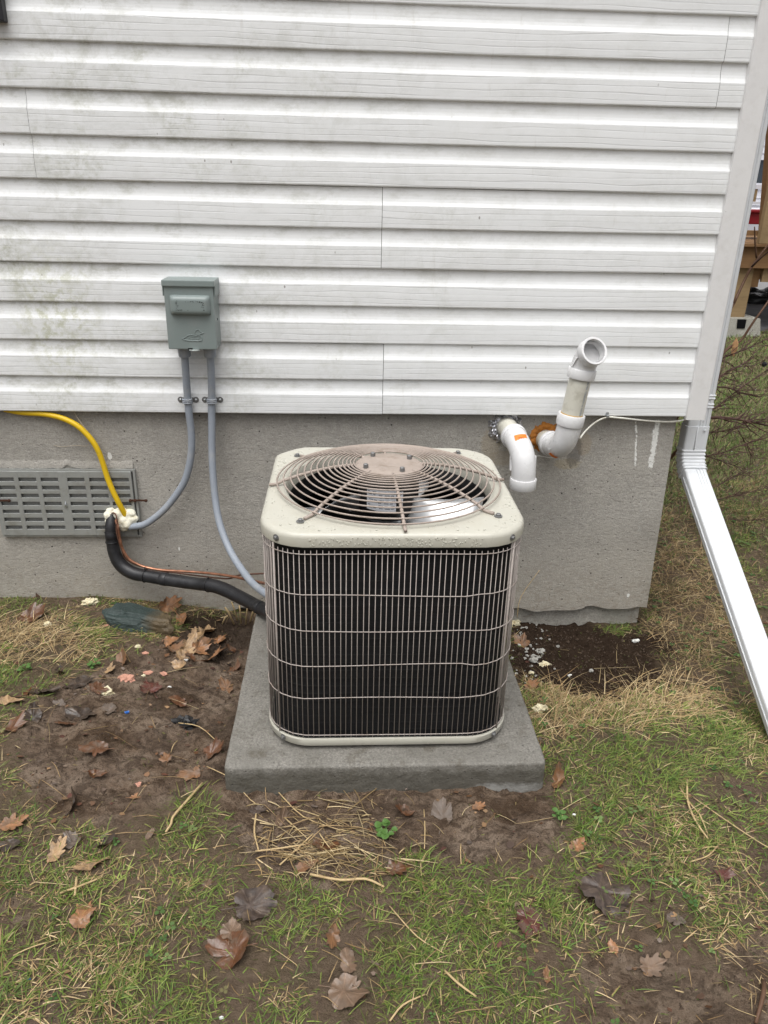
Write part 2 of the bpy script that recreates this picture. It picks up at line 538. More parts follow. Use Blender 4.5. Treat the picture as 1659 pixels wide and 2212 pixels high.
def mat_coil():
    m, n = newmat("black_coil_fins")
    p = n.obj(); o = n.sep(p)
    row = n.m('FRACT', n.m('MULTIPLY', o[2], 47.0))
    band = n.rng(n.m('ABSOLUTE', n.m('SUBTRACT', row, .5)), .42, .5)
    vert = n.m('FRACT', n.m('MULTIPLY', n.m('ADD', o[0], o[1]), 520.0))
    c = n.mix(n.noise(n.vm('MULTIPLY', p, (6, 6, 90)), 1.0, 5), (.005, .005, .0055), (.022, .022, .023))
    c = n.mix(n.m('MULTIPLY', band, n.rng(n.noise(p, 7, 3), .4, .65)), c, (.030, .029, .028))
    c = n.mix(n.m('MULTIPLY', n.rng(vert, .7, 1.0), .35), c, (.004, .004, .004))
    hb = n.m('ADD', n.m('MULTIPLY', band, .8), n.m('MULTIPLY', vert, .4))
    n.set(c, .62, n.bump(hb, .5, .002), 0, .12)
    return m

def mat_painted(name, col, rough=.4, dirt=(.3, .27, .2), amt=.35):
    m, n = newmat(name)
    p = n.obj()
    c = n.mix(n.noise(p, 14, 5), tuple(x*.93 for x in col), tuple(min(1, x*1.05) for x in col))
    d = n.m('MULTIPLY', n.rng(n.noise(p, 30, 8, .72), .5, .72), amt)
    c = n.mix(d, c, dirt)
    sp = n.m('MULTIPLY', n.rng(n.vor(p, 45), .05, .03), n.rng(n.noise(p, 11, 2), .60, .65))
    c = n.mix(n.m('MULTIPLY', sp, .7), c, (.07, .05, .03))
    n.set(c, n.rng(n.noise(p, 25, 4), .3, .7, rough*.7, rough*1.3), n.bump(n.noise(p, 420, 2), .12, .001), 0, .5)
    return m

def mat_foil():
    m, n = newmat("crumpled_foil")
    p = n.obj()
    c = n.mix(n.noise(p, 60, 3), (.35, .35, .38), (.8, .8, .83))
    n.set(c, .28, n.bump(n.vor(p, 70), 1.0, .006), .9, .5)
    return m

def mat_rock():
    m, n = newmat("slate_rock")
    p = n.obj(); o = n.sep(p)
    st = n.noise(n.vm('MULTIPLY', p, (4, 4, 26)), 5.0, 7, .65)
    c = n.mix(st, (.012, .020, .019), (.062, .088, .082))
    br = n.rng(n.m('ADD', o[0], n.m('MULTIPLY', n.noise(p, 18, 4), .09)), .075, .13)
    c = n.mix(br, c, n.mix(n.noise(p, 40, 6, .7), (.035, .026, .014), (.17, .125, .07)))
    n.set(c, .5, n.bump(n.m('ADD', st, n.noise(p, 80, 5)), .8, .006), 0, .4)
    return m

def mat_wood(name, ca, cb):
    m, n = newmat(name)
    p = n.obj()
    g = n.noise(n.vm('MULTIPLY', p, (1.5, 14, 14)), 2.0, 6, .65)
    c = n.mix(g, ca, cb)
    c = n.mix(n.rng(n.noise(p, 3, 5), .5, .7, 0, .5), c, tuple(x*.45 for x in ca))
    n.set(c, .7, n.bump(g, .4, .004), 0, .3)
    return m

MT = dict(
    siding=mat_siding(), stucco=mat_stucco(), ground=mat_ground(), coil=mat_coil(), foil=mat_foil(), rock=mat_rock(),
    footing=mat_concrete("old_footing", (.44, .42, .375), (.34, .325, .29), (.24, .21, .165)),
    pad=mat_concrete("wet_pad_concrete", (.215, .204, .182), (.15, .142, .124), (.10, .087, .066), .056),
    post=mat_painted("white_corner_post", (.74, .735, .73), .4, (.5, .48, .44), .25),
    gutter=mat_painted("white_aluminium", (.70, .72, .74), .36, (.5, .5, .5), .22),
    cabinet=mat_painted("beige_cabinet_paint", (.490, .476, .410), .33, (.42, .39, .30), .30),
    wire=simple("taupe_wire", (.385, .340, .312), .5, 0, .4, .14, 60, dirt=(.27, .21, .17), dscale=30),
    guard=simple("taupe_guard", (.345, .287, .248), .55, 0, .4, .14, 60, .3, 300, .001, dirt=(.24, .19, .15), dscale=25),
    galv=simple("galvanised_steel", (.50, .52, .53), .38, .85, .5, .18, 60, .2, 150, .001),
    bolt=simple("grey_bolt", (.22, .22, .22), .5, .6, .5, .2, 120),
    black=simple("black_plastic", (.012, .012, .013), .45, 0, .4, .3, 60),
    dark=simple("dark_interior", (.006, .006, .007), .8, 0, .1, .3, 30),
    foamtube=simple("black_foam_sleeve", (.016, .016, .018), .42, 0, .45, .35, 45, .35, 90, .002, dirt=(.032, .033, .036), dscale=18),
    conduit=simple("grey_conduit", (.275, .305, .35), .5, 0, .4, .10, 40, .2, 260, .001, dirt=(.36, .37, .38), dscale=12),
    boxgrey=simple("grey_green_enamel", (.215, .255, .248), .38, 0, .5, .06, 18, .1, 260, .0008, dirt=(.24, .27, .265), dscale=20),
    boxworn=simple("worn_print", (.05, .06, .06), .6, 0, .3, .3, 200),
    yellow=simple("yellow_gas_pipe", (.70, .46, .012), .42, 0, .45, .07, 25, dirt=(.42, .29, .04), dscale=30, dlo=.60, dhi=.8),
    copper=simple("copper_tube", (.50, .24, .15), .38, .75, .5, .25, 60, dirt=(.16, .075, .045), dscale=25, dlo=.45, dhi=.7),
    brownwire=simple("brown_cable", (.12, .055, .035), .55, 0, .4, .2, 40),
    spray=simple("spray_foam", (.82, .79, .66), .7, 0, .25, .06, 60, .6, 120, .003, dirt=(.70, .63, .42), dscale=35),
    pvc=mat_painted("white_pvc", (.70, .70, .705), .30, (.50, .49, .46), .25),
    pvcold=simple("aged_pvc_pipe", (.60, .585, .51), .36, 0, .45, .07, 22, dirt=(.44, .42, .35), dscale=22),
    pvcin=simple("pvc_inside", (.42, .42, .38), .5, 0, .3, .1, 20),
    print_=simple("blue_grey_print", (.20, .25, .33), .6, 0, .2, .05),
    orange=simple("orange_sticker", (.78, .21, .02), .5, 0, .4, .08, 90),
    orangeink=simple("orange_sticker_ink", (.32, .08, .01), .6, 0, .3, .1, 90),
    rustfoam=simple("aged_orange_foam", (.42, .165, .035), .8, 0, .2, .35, 45, .9, 90, .004, dirt=(.10, .045, .018), dscale=30),
    putty=simple("grey_putty", (.34, .31, .26), .9, 0, .2, .2, 60, .6, 120, .003),
    glue=simple("amber_primer", (.48, .30, .10), .5, 0, .4, .25, 80),
    cable=simple("white_cable", (.70, .69, .62), .45, 0, .4, .06, 30, dirt=(.42, .38, .30), dscale=30),
    vent=simple("cast_aluminium", (.36, .37, .355), .5, .35, .4, .12, 30, .25, 180, .001, dirt=(.27, .265, .235), dscale=14),
    mesh=simple("insect_screen", (.30, .30, .285), .7, .1, .3, .3, 240),
    rust=simple("rusty_clip", (.075, .035, .022), .8, .2, .3, .4, 150, .6, 200, .001),
    shutter=simple("black_shutter", (.014, .014, .017), .45, 0, .4, .2, 20),
    motor=simple("motor_shell", (.014, .014, .015), .45, .2, .4, .3, 30),
    blade=simple("aluminium_blade", (.72, .73, .74), .32, .75, .5, .12, 12, .15, 80, .001, dirt=(.36, .36, .36), dscale=12),
    label=simple("white_label", (.72, .74, .78), .35, 0, .5, .03),
    ink=simple("label_ink", (.10, .11, .14), .5, 0, .3, .1),
    straw=mat_blade("straw"), grass=mat_blade("grass_blade"),
    twig=simple("reddish_bark", (.065, .030, .022), .5, 0, .4, .35, 60, dirt=(.12, .075, .05), dscale=20),
    branch=simple("brown_bark", (.105, .055, .032), .6, 0, .35, .3, 60, .5, 90, .002),
    foamA=simple("cream_foam", (.66, .60, .42), .75, 0, .2, .12, 90, .7, 140, .003, dirt=(.55, .42, .2), dscale=60),
    foamG=simple("grey_mortar", (.36, .35, .32), .85, 0, .2, .2, 90, .5, 140, .002),
    foamP=simple("pink_foam", (.50, .26, .19), .75, 0, .2, .15, 90, .5, 140, .002, dirt=(.40, .22, .15), dscale=60),
    white=simple("white_chip", (.78, .78, .75), .6, 0, .3, .05, 40),
    blueplastic=simple("blue_plastic", (.02, .13, .45), .4, 0, .4, .1),
    drop=simple("water_drop", (.9, .9, .9), .05),
    bead=simple("rain_bead", (.53, .522, .45), .06, 0, .5, .04),
    deckwood=mat_wood("deck_timber", (.14, .075, .033), (.27, .155, .07)),
    postwood=mat_wood("post_timber", (.20, .13, .065), (.36, .26, .14)),
    block=mat_concrete("deck_block", (.33, .32, .28), (.26, .25, .22), (.2, .19, .15)),
    red=simple("red_paint", (.28, .012, .02), .4, 0, .45, .15, 20),
    gravel=mat_concrete("wet_gravel", (.16, .16, .17), (.10, .10, .11), (.07, .07, .07)),
    wetstone=simple("dark_wet_stone", (.03, .031, .034), .25, 0, .5, .4, 30, .5, 60, .004),
    farwhite=simple("far_white_siding", (.62, .62, .66), .5, 0, .4, .05, 3),
    glass=simple("dark_glass", (.05, .06, .07), .08, 0, .6, .3, 3),
    core=simple("sheathing", (.12, .11, .10), .9),
)
m_ = MT['drop'].node_tree.nodes["Principled BSDF"]
m_.inputs["Transmission Weight"].default_value = 1.0
m_.inputs["IOR"].default_value = 1.33
for l_ in list(MT['drop'].node_tree.links):
    if l_.to_socket.name == "Base Color": MT['drop'].node_tree.links.remove(l_)
m_.inputs["Base Color"].default_value = (1, 1, 1, 1)

# ------------------------------------------------------------------ terrain
WXX = np.array([-60, -3, -.9, -.4, 0, .6, 1.1, 1.5, 4, 60.])
WXZ = np.array([-.05, -.05, -.062, -.125, -.17, -.20, -.20, -.165, -.15, -.15])
def h0(x, y):
    x = np.asarray(x, float); y = np.asarray(y, float)
    front = -.13 * sstep(.75, 1.35, x)
    back = np.interp(x, WXX, WXZ)
    return lerp(front, back, sstep(-1.0, 0.0, y))

def gpt(u, v):
    """point of the terrain that the picture shows at (u, v)"""
    z = -.05
    for _ in range(14):
        p = onz(u, v, z)
        z = .5 * z + .5 * float(h0(p.x, p.y))
    return onz(u, v, z)

def poly(*uv):
    return np.array([[gpt(u, v).x, gpt(u, v).y] for (u, v) in uv])

def sdist(P, x, y):
    """signed distance to a polygon, positive inside"""
    x = np.asarray(x, float); y = np.asarray(y, float)
    d = np.full(x.shape, 1e9); ins = np.zeros(x.shape, bool)
    n = len(P)
    for i in range(n):
        ax, ay = P[i]; bx, by = P[(i+1) % n]
        ex, ey = bx-ax, by-ay
        t = np.clip(((x-ax)*ex + (y-ay)*ey) / (ex*ex+ey*ey+1e-12), 0, 1)
        d = np.minimum(d, np.hypot(x-ax-t*ex, y-ay-t*ey))
        c = ((ay > y) != (by > y)) & (x < (bx-ax)*(y-ay)/(by-ay+1e-12)+ax)
        ins ^= c
    return np.where(ins, d, -d)

MUD = [poly((30,1600),(70,1530),(150,1470),(250,1430),(330,1385),(430,1335),(560,1325),(620,1420),(600,1640),(560,1715),(430,1712),(330,1742),(230,1765),(120,1762),(50,1735),(20,1680)),
       poly((440,1700),(600,1650),(1100,1650),(1190,1690),(1235,1780),(1205,1862),(1060,1885),(920,1850),(770,1905),(640,1895),(545,1850),(520,1780),(470,1750)),
       poly((1275,2100),(1400,2040),(1520,2075),(1659,2010),(1750,2060),(1750,2300),(1180,2300),(1210,2190)),
       poly((-60,1880),(60,1900),(85,1960),(60,2020),(-60,2020)),
       poly((1330,1790),(1400,1760),(1440,1830),(1400,1890),(1320,1870)),
       poly((650,2050),(760,2040),(800,2120),(760,2190),(680,2170)),
       poly((1190,1900),(1330,1870),(1400,1940),(1320,1990),(1200,1960)),
       poly((1500,1850),(1659,1830),(1700,1920),(1560,1960))]
MUDW = [1., 1., .85, .7, .7, .45, .55, .6]
DUG = [poly((1085,1440),(1090,1330),(1240,1338),(1400,1345),(1440,1395),(1425,1470),(1330,1508),(1210,1492),(1130,1470)),
       poly((400,1335),(560,1325),(575,1400),(470,1420),(380,1375)),
       poly((500,1500),(545,1490),(545,1650),(480,1650))]
STRAWZ = [poly((1130,1480),(1250,1490),(1430,1440),(1520,1400),(1560,1480),(1480,1560),(1300,1590),(1170,1580)),
          poly((1380,1150),(1480,1050),(1540,1200),(1570,1380),(1450,1420),(1390,1340)),
          poly((-80,1330),(60,1330),(150,1340),(200,1400),(120,1440),(-80,1440))]
def mud(x, y):
    nz = fbm(x*9, y*9, 3, 4) * .07
    m = 0
    for P, w in zip(MUD, MUDW):
        m = np.maximum(m, w * sstep(-.03, .035, sdist(P, x, y) + nz))
    return m
def dug(x, y):
    nz = fbm(x*10, y*10, 5, 5) * .11
    m = 0
    for P, w in zip(DUG, (1., .8, .6)):
        m = np.maximum(m, w * sstep(-.06, .05, sdist(P, x, y) + nz))
    return m
def strawz(x, y):
    nz = fbm(x*10, y*10, 8, 4) * .08
    m = 0
    for P in STRAWZ:
        m = np.maximum(m, sstep(-.05, .05, sdist(P, x, y) + nz))
    return m
def height(x, y, md=None, dg=None):
    x = np.asarray(x, float); y = np.asarray(y, float)
    if md is None: md = mud(x, y); dg = dug(x, y)
    near = sstep(6, 2, np.hypot(x-.2, y+.8))
    h = h0(x, y) + fbm(x*5, y*5, 21, 4) * .012 + fbm(x*.4, y*.4, 33, 2) * .06 * (1-near)
    h = h - .006 * md + md * fbm(x*18, y*24, 44, 5) * .024
    clod = np.abs(fbm(x*34, y*34, 51, 4))
    h = h + dg * (clod * .042 - .014) + md * (np.abs(fbm(x*60, y*60, 61, 3)) - .3) * .010
    return h
def hz(x, y):
    return float(height(np.array([x]), np.array([y]))[0])

def axis(lo, hi, step, far_lo, far_hi, grow=1.22):
    a = list(np.arange(lo, hi, step))
    s = step; p = a[-1]
    while p < far_hi:
        s *= grow; p += s; a.append(p)
    s = step; p = a[0]; b = []
    while p > far_lo:
        s *= grow; p -= s; b.append(p)
    return np.array(b[::-1] + a)
gx = axis(-1.55, 2.0, .009, -70, 90)
gy = axis(-1.80, .16, .009, -12, 120)
GX, GY = np.meshgrid(gx, gy)
md = mud(GX, GY); dg = dug(GX, GY)
GZ = height(GX, GY, md, dg)
nx, ny = len(gx), len(gy)
me = bpy.data.meshes.new("ground")
co = np.stack([GX, GY, GZ], -1).reshape(-1, 3)
idx = np.arange(nx*ny).reshape(ny, nx)
quads = np.stack([idx[:-1, :-1], idx[:-1, 1:], idx[1:, 1:], idx[1:, :-1]], -1).reshape(-1, 4)
def fill(me, co, quads, smooth=True):
    k = quads.shape[1]
    me.vertices.add(len(co)); me.vertices.foreach_set("co", co.astype(np.float32).ravel())
    me.loops.add(quads.size); me.loops.foreach_set("vertex_index", quads.astype(np.int32).ravel())
    me.polygons.add(len(quads)); me.polygons.foreach_set("loop_start", np.arange(0, quads.size, k, dtype=np.int32))
    me.polygons.foreach_set("loop_total", np.full(len(quads), k, np.int32))
    me.polygons.foreach_set("use_smooth", np.full(len(quads), smooth))
    me.update(calc_edges=True); me.validate()
fill(me, co, quads)
at_ = me.attributes.new("soil", 'FLOAT_VECTOR', 'POINT')
at_.data.foreach_set("vector", np.stack([md, dg, md*0], -1).reshape(-1).astype(np.float32))
me.materials.append(MT['ground'])
ground = bpy.data.objects.new("ground", me); link(ground); tag(ground, "bare muddy ground and thin lawn soil", kind="structure")

# ------------------------------------------------------------------ house
ZS = .63; CH = .1143
XR = 1.1423                       # where the boards meet the corner post
house = empty("house", (0, .5, -.2))
tag(house, "white vinyl sided house wall on a grey cement foundation", "house")
PROF = [(0.0, .0085), (.0002, .0052), (.0009, .0026), (.0024, .0007), (.0048, 0.0), (.034, -.0005), (.0640, 0.0), (.0662, .0006), (.0690, .0020), (.0760, .0048),
        (.0840, .0068), (.0930, .0079), (.103, .0084), (.1143, .0085)]
def panel(x0, x1, k0, courses=2, proud=0.0, seed=0, name="siding_panel", side=False):
    prof = []
    for c in range(courses):
        prof += [(z + (k0 + c) * CH, y) for z, y in PROF[(1 if c else 0):]]
    prof = [(ZS + z, y - proud) for z, y in prof]
    back = [(z, y + .0011) for z, y in prof[::-1]]
    loop = prof + back
    n = max(2, int((x1 - x0) / .12)); L = len(loop)
    v = []; f = []
    for i in range(n + 1):
        xx = lerp(x0, x1, i / n)
        sag = .0012 * float(vnoise(np.array([xx*1.7 + seed*9.1]), np.array([k0*1.3]))[0]) - .0016*math.cos((xx+.2)*1.1)
        wob = .0007 * float(vnoise(np.array([xx*4 + seed*3.3]), np.array([k0*2.7+5]))[0])
        for (z, y) in loop:
            if side: v.append((1.2074 - y - .004, xx, z + sag*.3))
            else: v.append((xx, y + wob, z + sag))
    for i in range(n):
        for k in range(L):
            l = (k + 1) % L
            q = (i*L+k, i*L+l, (i+1)*L+l, (i+1)*L+k)
            f.append(q if not side else q[::-1])
    f.append(tuple(range(L))); f.append(tuple(range(n*L, (n+1)*L))[::-1])
    return mk(name, v, f, MT['siding'], house)
seams = {0: (at(827.5, 820, 0).x, 'r'), 2: (at(825, 490, 0).x, 'r'), 3: (at(66, 290, 0).x, 'r'), 4: (at(1562, 140, 0).x, 'l')}
for p in range(9):
    k0 = p * 2
    if p in seams:
        sx, top = seams[p]
        if top == 'r':
            panel(-3.4, sx - .0007, k0, seed=p); panel(sx + .0007, XR + .006, k0, proud=.0018, seed=p + 20)
        else:
            panel(-3.4, sx - .0009, k0, proud=.0018, seed=p); panel(sx + .0009, XR + .006, k0, seed=p + 20)
    else:
        panel(-3.4, XR + .006, k0, seed=p)
    panel(.0705, 4.0, k0, seed=p + 40, side=True)
m = MB(); m.box(-3.4, 1.19, .0165, .25, ZS + .004, ZS + 18*CH); m.box(.95, 1.189, .2505, 4.0, ZS + .004, ZS + 18*CH)
m.build("wall_core", MT['core'], house)
# corner post: an L of vinyl with rounded nose
def extr_z(name, pts, z0, z1, mat, parent, smooth=False):
    n = len(pts)
    v = [(x, y, z0) for x, y in pts] + [(x, y, z1) for x, y in pts]
    f = [(i, (i+1) % n, n+(i+1) % n, n+i) for i in range(n)] + [tuple(range(n))[::-1], tuple(range(n, 2*n))]
    return mk(name, v, f, mat, parent, smooth)
x0, x1 = XR, 1.2074
extr_z("corner_post", [(x0, .010), (x0, -.010), (x0+.0015, -.012), (x1-.003, -.012), (x1, -.009), (x1, .068), (x1-.012, .070), (x1-.012, .012), (x0+.01, .012)][::1],
       ZS - .008, ZS + 18*CH, MT['post'], house)
# foundation: stucco skin with a ragged lower edge over the older footing
FX = 1.1300
xs = np.concatenate([np.linspace(-3.4, FX, 230)])
def ragged(x):
    return -.122 + .016*float(vnoise(np.array([x*14]), np.array([.5]), 5)[0]) + .008*float(vnoise(np.array([x*47]), np.array([.5]), 6)[0]) + .02*max(0, (x-.9))*1.0
v = []; f = []
rows = 46
for x in xs:
    zb = ragged(x)
    for j in range(rows):
        z = lerp(zb, ZS + .02, j/(rows-1))
        yy = .03 + .0022*float(fbm(np.array([x*9]), np.array([z*9]), 71, 3)[0])
        if x > FX - 1e-6: yy += .002
        # batter: the wall face leans out a little towards its foot
        v.append((x + (.0125*(ZS - z)/.75 if x > 1.0 else 0), yy, z))
n = len(xs)
for i in range(n-1):
    for j in range(rows-1):
        f.append((i*rows+j, (i+1)*rows+j, (i+1)*rows+j+1, i*rows+j+1))
b0 = len(v)
for i in range(n):
    p = v[i*rows]; v.append((p[0], .062, p[2]+.004))
for i in range(n-1):
    f.append((i*rows, b0+i, b0+i+1, (i+1)*rows))
s0 = len(v)
for j in range(rows):
    p = v[(n-1)*rows+j]; v.append((p[0]-.004, .06, p[2])); v.append((p[0]-.004, 4.0, p[2]))
for j in range(rows-1):
    f.append(((n-1)*rows+j, s0+2*j, s0+2*j+2, (n-1)*rows+j+1)); f.append((s0+2*j, s0+2*j+1, s0+2*j+3, s0+2*j+2))
mk("foundation", v, f, MT['stucco'], house, True, 50)
m = MB(); m.box(-3.4, FX - .004, .056, 4.0, -.7, .25, .0)
m.build("footing", MT['footing'], house)

# shutter whose lower corner enters the picture
sh = empty("window_shutter", at(-60, 47, -.02))
tag(sh, "lower corner of black shutter at the top left edge of the wall", "shutter")
zb = at(8, 47, -.02).z; xr_ = at(10, 30, -.02).x
m = MB(); m.box(xr_-.035, xr_, -.032, -.002, zb, zb+1.2, .003); m.box(xr_-.36, xr_-.325, -.032, -.002, zb, zb+1.2, .003); m.box(xr_-.325, xr_-.035, -.031, -.002, zb, zb+.05, .002)
m.build("frame", MT['shutter'], sh)
for k in range(14):
    m = MB(); z = zb + .062 + k*.08
    m.obox((xr_-.18, -.017, z+.03), Vector((.145, 0, 0)), Vector((0, .002, .002)), Vector((0, .010, -.034)))
    m.build("slat", MT['shutter'], sh)

# ------------------------------------------------------------------ concrete pad
pad = None
bm = bmesh.new()
bmesh.ops.create_cube(bm, size=1.0)
PX0, PX1, PY0, PY1, PZ0, PZ1 = -.274, .4825, -1.018, -.262, -.19, .07
for w in bm.verts:
    w.co = Vector((lerp(PX0, PX1, w.co.x+.5), lerp(PY0, PY1, w.co.y+.5), lerp(PZ0, PZ1, w.co.z+.5)))
ed = [e for e in bm.edges if abs(e.verts[0].co.z-e.verts[1].co.z) > .1]
bmesh.ops.bevel(bm, geom=ed, offset=.012, segments=3, profile=.5, affect='EDGES')
ed = [e for e in bm.edges if e.verts[0].co.z > PZ1-1e-4 and e.verts[1].co.z > PZ1-1e-4 and len(e.link_faces) == 2 and abs(e.link_faces[0].normal.z-e.link_faces[1].normal.z) > .5]
bmesh.ops.bevel(bm, geom=ed, offset=.007, segments=3, profile=.5, affect='EDGES')
bmesh.ops.triangulate(bm, faces=[f for f in bm.faces if len(f.verts) > 4])
for _ in range(5):
    long_e = [e for e in bm.edges if e.calc_length() > .035]
    if not long_e: break
    bmesh.ops.subdivide_edges(bm, edges=long_e, cuts=1)
    bmesh.ops.triangulate(bm, faces=[f for f in bm.faces if len(f.verts) > 4])
bm.normal_update()
for w in bm.verts:
    k = float(fbm(np.array([w.co.x*14 + w.co.z*9]), np.array([w.co.y*14 - w.co.z*7]), 81, 3)[0])
    w.co += w.normal * (.0026*k)
me = bpy.data.meshes.new("concrete_pad"); bm.to_mesh(me); bm.free()
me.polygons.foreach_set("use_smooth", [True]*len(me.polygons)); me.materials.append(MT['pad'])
pad = link(bpy.data.objects.new("concrete_pad", me))
tag(pad, "square wet concrete slab lying under the air conditioner", "pad")

# ------------------------------------------------------------------ air conditioner
UC = Vector((.1125, -.6665, .07)); UW = .2945
ac = empty("air_conditioner", UC)
tag(ac, "beige outdoor air conditioner with round wire fan guard on concrete slab", "air conditioner")
def rsq(half, rad, z, n=10, cut=None, cx=UC.x, cy=UC.y):
    """rounded square outline, counter-clockwise from the front left corner; cut = chamfer at back left"""
    P = []
    for (sx, sy, a0) in ((1, -1, -90), (1, 1, 0), (-1, 1, 90), (-1, -1, 180)):
        if cut and (sx, sy) == (-1, 1):
            ccx, ccy = cx + sx*half, cy + sy*half
            r2 = .012
            for (px, py) in ((ccx + cut + r2, ccy), (ccx + cut - r2*.3, ccy - r2*.4), (ccx + r2*.4, ccy - cut + r2*.3), (ccx, ccy - cut - r2)):
                P.append(Vector((px, py, z)))
            continue
        ox, oy = cx + sx*(half - rad), cy + sy*(half - rad)
        for k in range(n + 1):
            a = math.radians(a0 + 90*k/n)
            P.append(Vector((ox + rad*math.cos(a), oy + rad*math.sin(a), z)))
    return P
def shell(rings, mat, name, parent, cap_top=False, cap_bot=False, smooth=True):
    L = len(rings[0]); v = [p for r in rings for p in r]; f = []
    for i in range(len(rings)-1):
        for k in range(L):
            l = (k+1) % L
            f.append((i*L+k, i*L+l, (i+1)*L+l, (i+1)*L+k))
    if cap_top: f.append(tuple(range((len(rings)-1)*L, len(rings)*L)))
    if cap_bot: f.append(tuple(range(L))[::-1])
    return mk(name, v, f, mat, parent, smooth, 40)
# base pan: shallow tray with an outward rim
shell([rsq(UW-.012, .10, .080), rsq(UW-.002, .105, .081), rsq(UW, .106, .084), rsq(UW+.0012, .107, .1005), rsq(UW-.0005, .106, .1030), rsq(UW-.004, .103, .1025), rsq(UW-.006, .10, .090)],
      MT['cabinet'], "base_pan", ac, cap_top=True, cap_bot=True)
for sx, sy in ((-1,-1),(1,-1),(1,1),(-1,1)):
    m = MB(); m.lathe([(.022, 0), (.022, .012)], (UC.x+sx*.19, UC.y+sy*.19, .069), seg=12); m.build("foot", MT['black'], ac)
# coil behind the wires
shell([rsq(UW-.020, .092, .099), rsq(UW-.020, .092, .612)], MT['coil'], "coil", ac, cap_bot=True)
shell([rsq(UW-.016, .096, .597), rsq(UW-.016, .096, .618)], MT['black'], "coil_band", ac)
shell([rsq(UW-.0075, .1, .0905), rsq(UW-.0075, .1, .0985)], MT['black'], "pan_dark_disc", ac, cap_top=True)  # black disc added over the pan floor to keep it dark
# wire grille
WH = UW - .0035
outl = rsq(WH, .103, 0, n=14)
def along(outl, step):
    P = outl + [outl[0]]; d = [0]
    for a, b in zip(P, P[1:]): d.append(d[-1] + (b-a).length)
    n = round(d[-1]/step); out = []
    for k in range(n):
        s = d[-1]*k/n
        i = max(j for j in range(len(d)-1) if d[j] <= s + 1e-9)
        t = (s-d[i])/max(1e-9, d[i+1]-d[i])
        out.append(P[i].lerp(P[i+1], t))
    return out
vw = along(outl, .0127)
mw = MB(); mw.tube([(0, 0, .1055), (0, 0, .5985)], .00098, 6)
wire_me = bpy.data.meshes.new("vertical_wire"); wire_me.from_pydata(mw.v, [], mw.f); wire_me.materials.append(MT['wire'])
wire_me.polygons.foreach_set("use_smooth", [True]*len(wire_me.polygons))
for k, p in enumerate(vw):
    o = bpy.data.objects.new("vertical_wire", wire_me)
    o.location = (p.x - UC.x + random.uniform(-.0006, .0006), p.y - UC.y, -UC.z + random.uniform(-.0015, .0015))
    link(o, ac)
ctr = Vector((UC.x, UC.y, 0))
for k, z in enumerate((.5915, .490, .400, .3095, .218, .1125)):
    P = along(rsq(WH+.0024, .104, z, n=10), .03)
    P = [p + Vector((0, 0, (.0015 + .0012*(5-k > 0)) * math.sin(i*.31+k*1.7) * (.35 if k in (0, 5) else 1))) for i, p in enumerate(P)]
    m = MB(); m.tube(P, .0012, 6, closed=True); m.build("horizontal_wire", MT['wire'], ac, True)
for px in (602, 1083):          # doubled wires where the grille is joined
    q = at(px, 1400, UC.y - WH + .02)
    m = MB(); xx = UC.x + (-1 if px < 800 else 1)*(WH - .028)
    yy = UC.y - WH + .103 - math.sqrt(max(0, .103**2 - (.103-.028)**2)) - .003
    m.tube([(xx, yy, .098), (xx, yy, .607)], .0024, 8); m.build("corner_rod", MT['wire'], ac, True)
# lid: flat top with rolled edge, skirt and a round air opening
LW = UW + .0020; LZ = .6405
HR = .252
hc = Vector((UC.x, UC.y, 0))
NL = 96
def resamp(outl, n):
    """outline points at equal polar angles"""
    out = []
    for k in range(n):
        a = 2*math.pi*k/n; d = Vector((math.cos(a), math.sin(a), 0)); best = None
        for p, q in zip(outl, outl[1:]+outl[:1]):
            A = p-Vector((UC.x, UC.y, p.z)); B = q-Vector((UC.x, UC.y, q.z))
            den = d.x*(B.y-A.y)-d.y*(B.x-A.x)
            if abs(den) < 1e-12: continue
            t = (A.x*(B.y-A.y)-A.y*(B.x-A.x))/den; s = (A.x*d.y-A.y*d.x)/den
            if t > 0 and -1e-6 <= s <= 1+1e-6 and (best is None or t < best): best = t
        out.append(Vector((UC.x+d.x*best, UC.y+d.y*best, outl[0].z)))
    return out
def circ(r, z, n=NL):
    return [Vector((UC.x+r*math.cos(2*math.pi*k/n), UC.y+r*math.sin(2*math.pi*k/n), z)) for k in range(n)]
def lidring(off, z):
    return resamp(rsq(LW-off, .108-off*.6, z, n=16, cut=.062), NL)
rings = [lidring(.004, .6085), lidring(.0005, .6085), lidring(0, .612), lidring(0, .6285), lidring(.0012, .6335), lidring(.0045, .6378), lidring(.010, .6400), lidring(.016, .6405)]
mid = [a.lerp(b, .5) for a, b in zip(rings[-1], circ(HR+.006, .6420))]
rings += [mid, circ(HR+.006, .6425), circ(HR+.001, .6410), circ(HR-.002, .6350), circ(HR-.006, .6150), circ(HR-.007, .5550)]
lid = shell(rings, MT['cabinet'], "lid", ac)
shell([circ(HR-.0085, .5545), circ(HR-.0075, .6100)], MT['black'], "shroud_lining", lid)
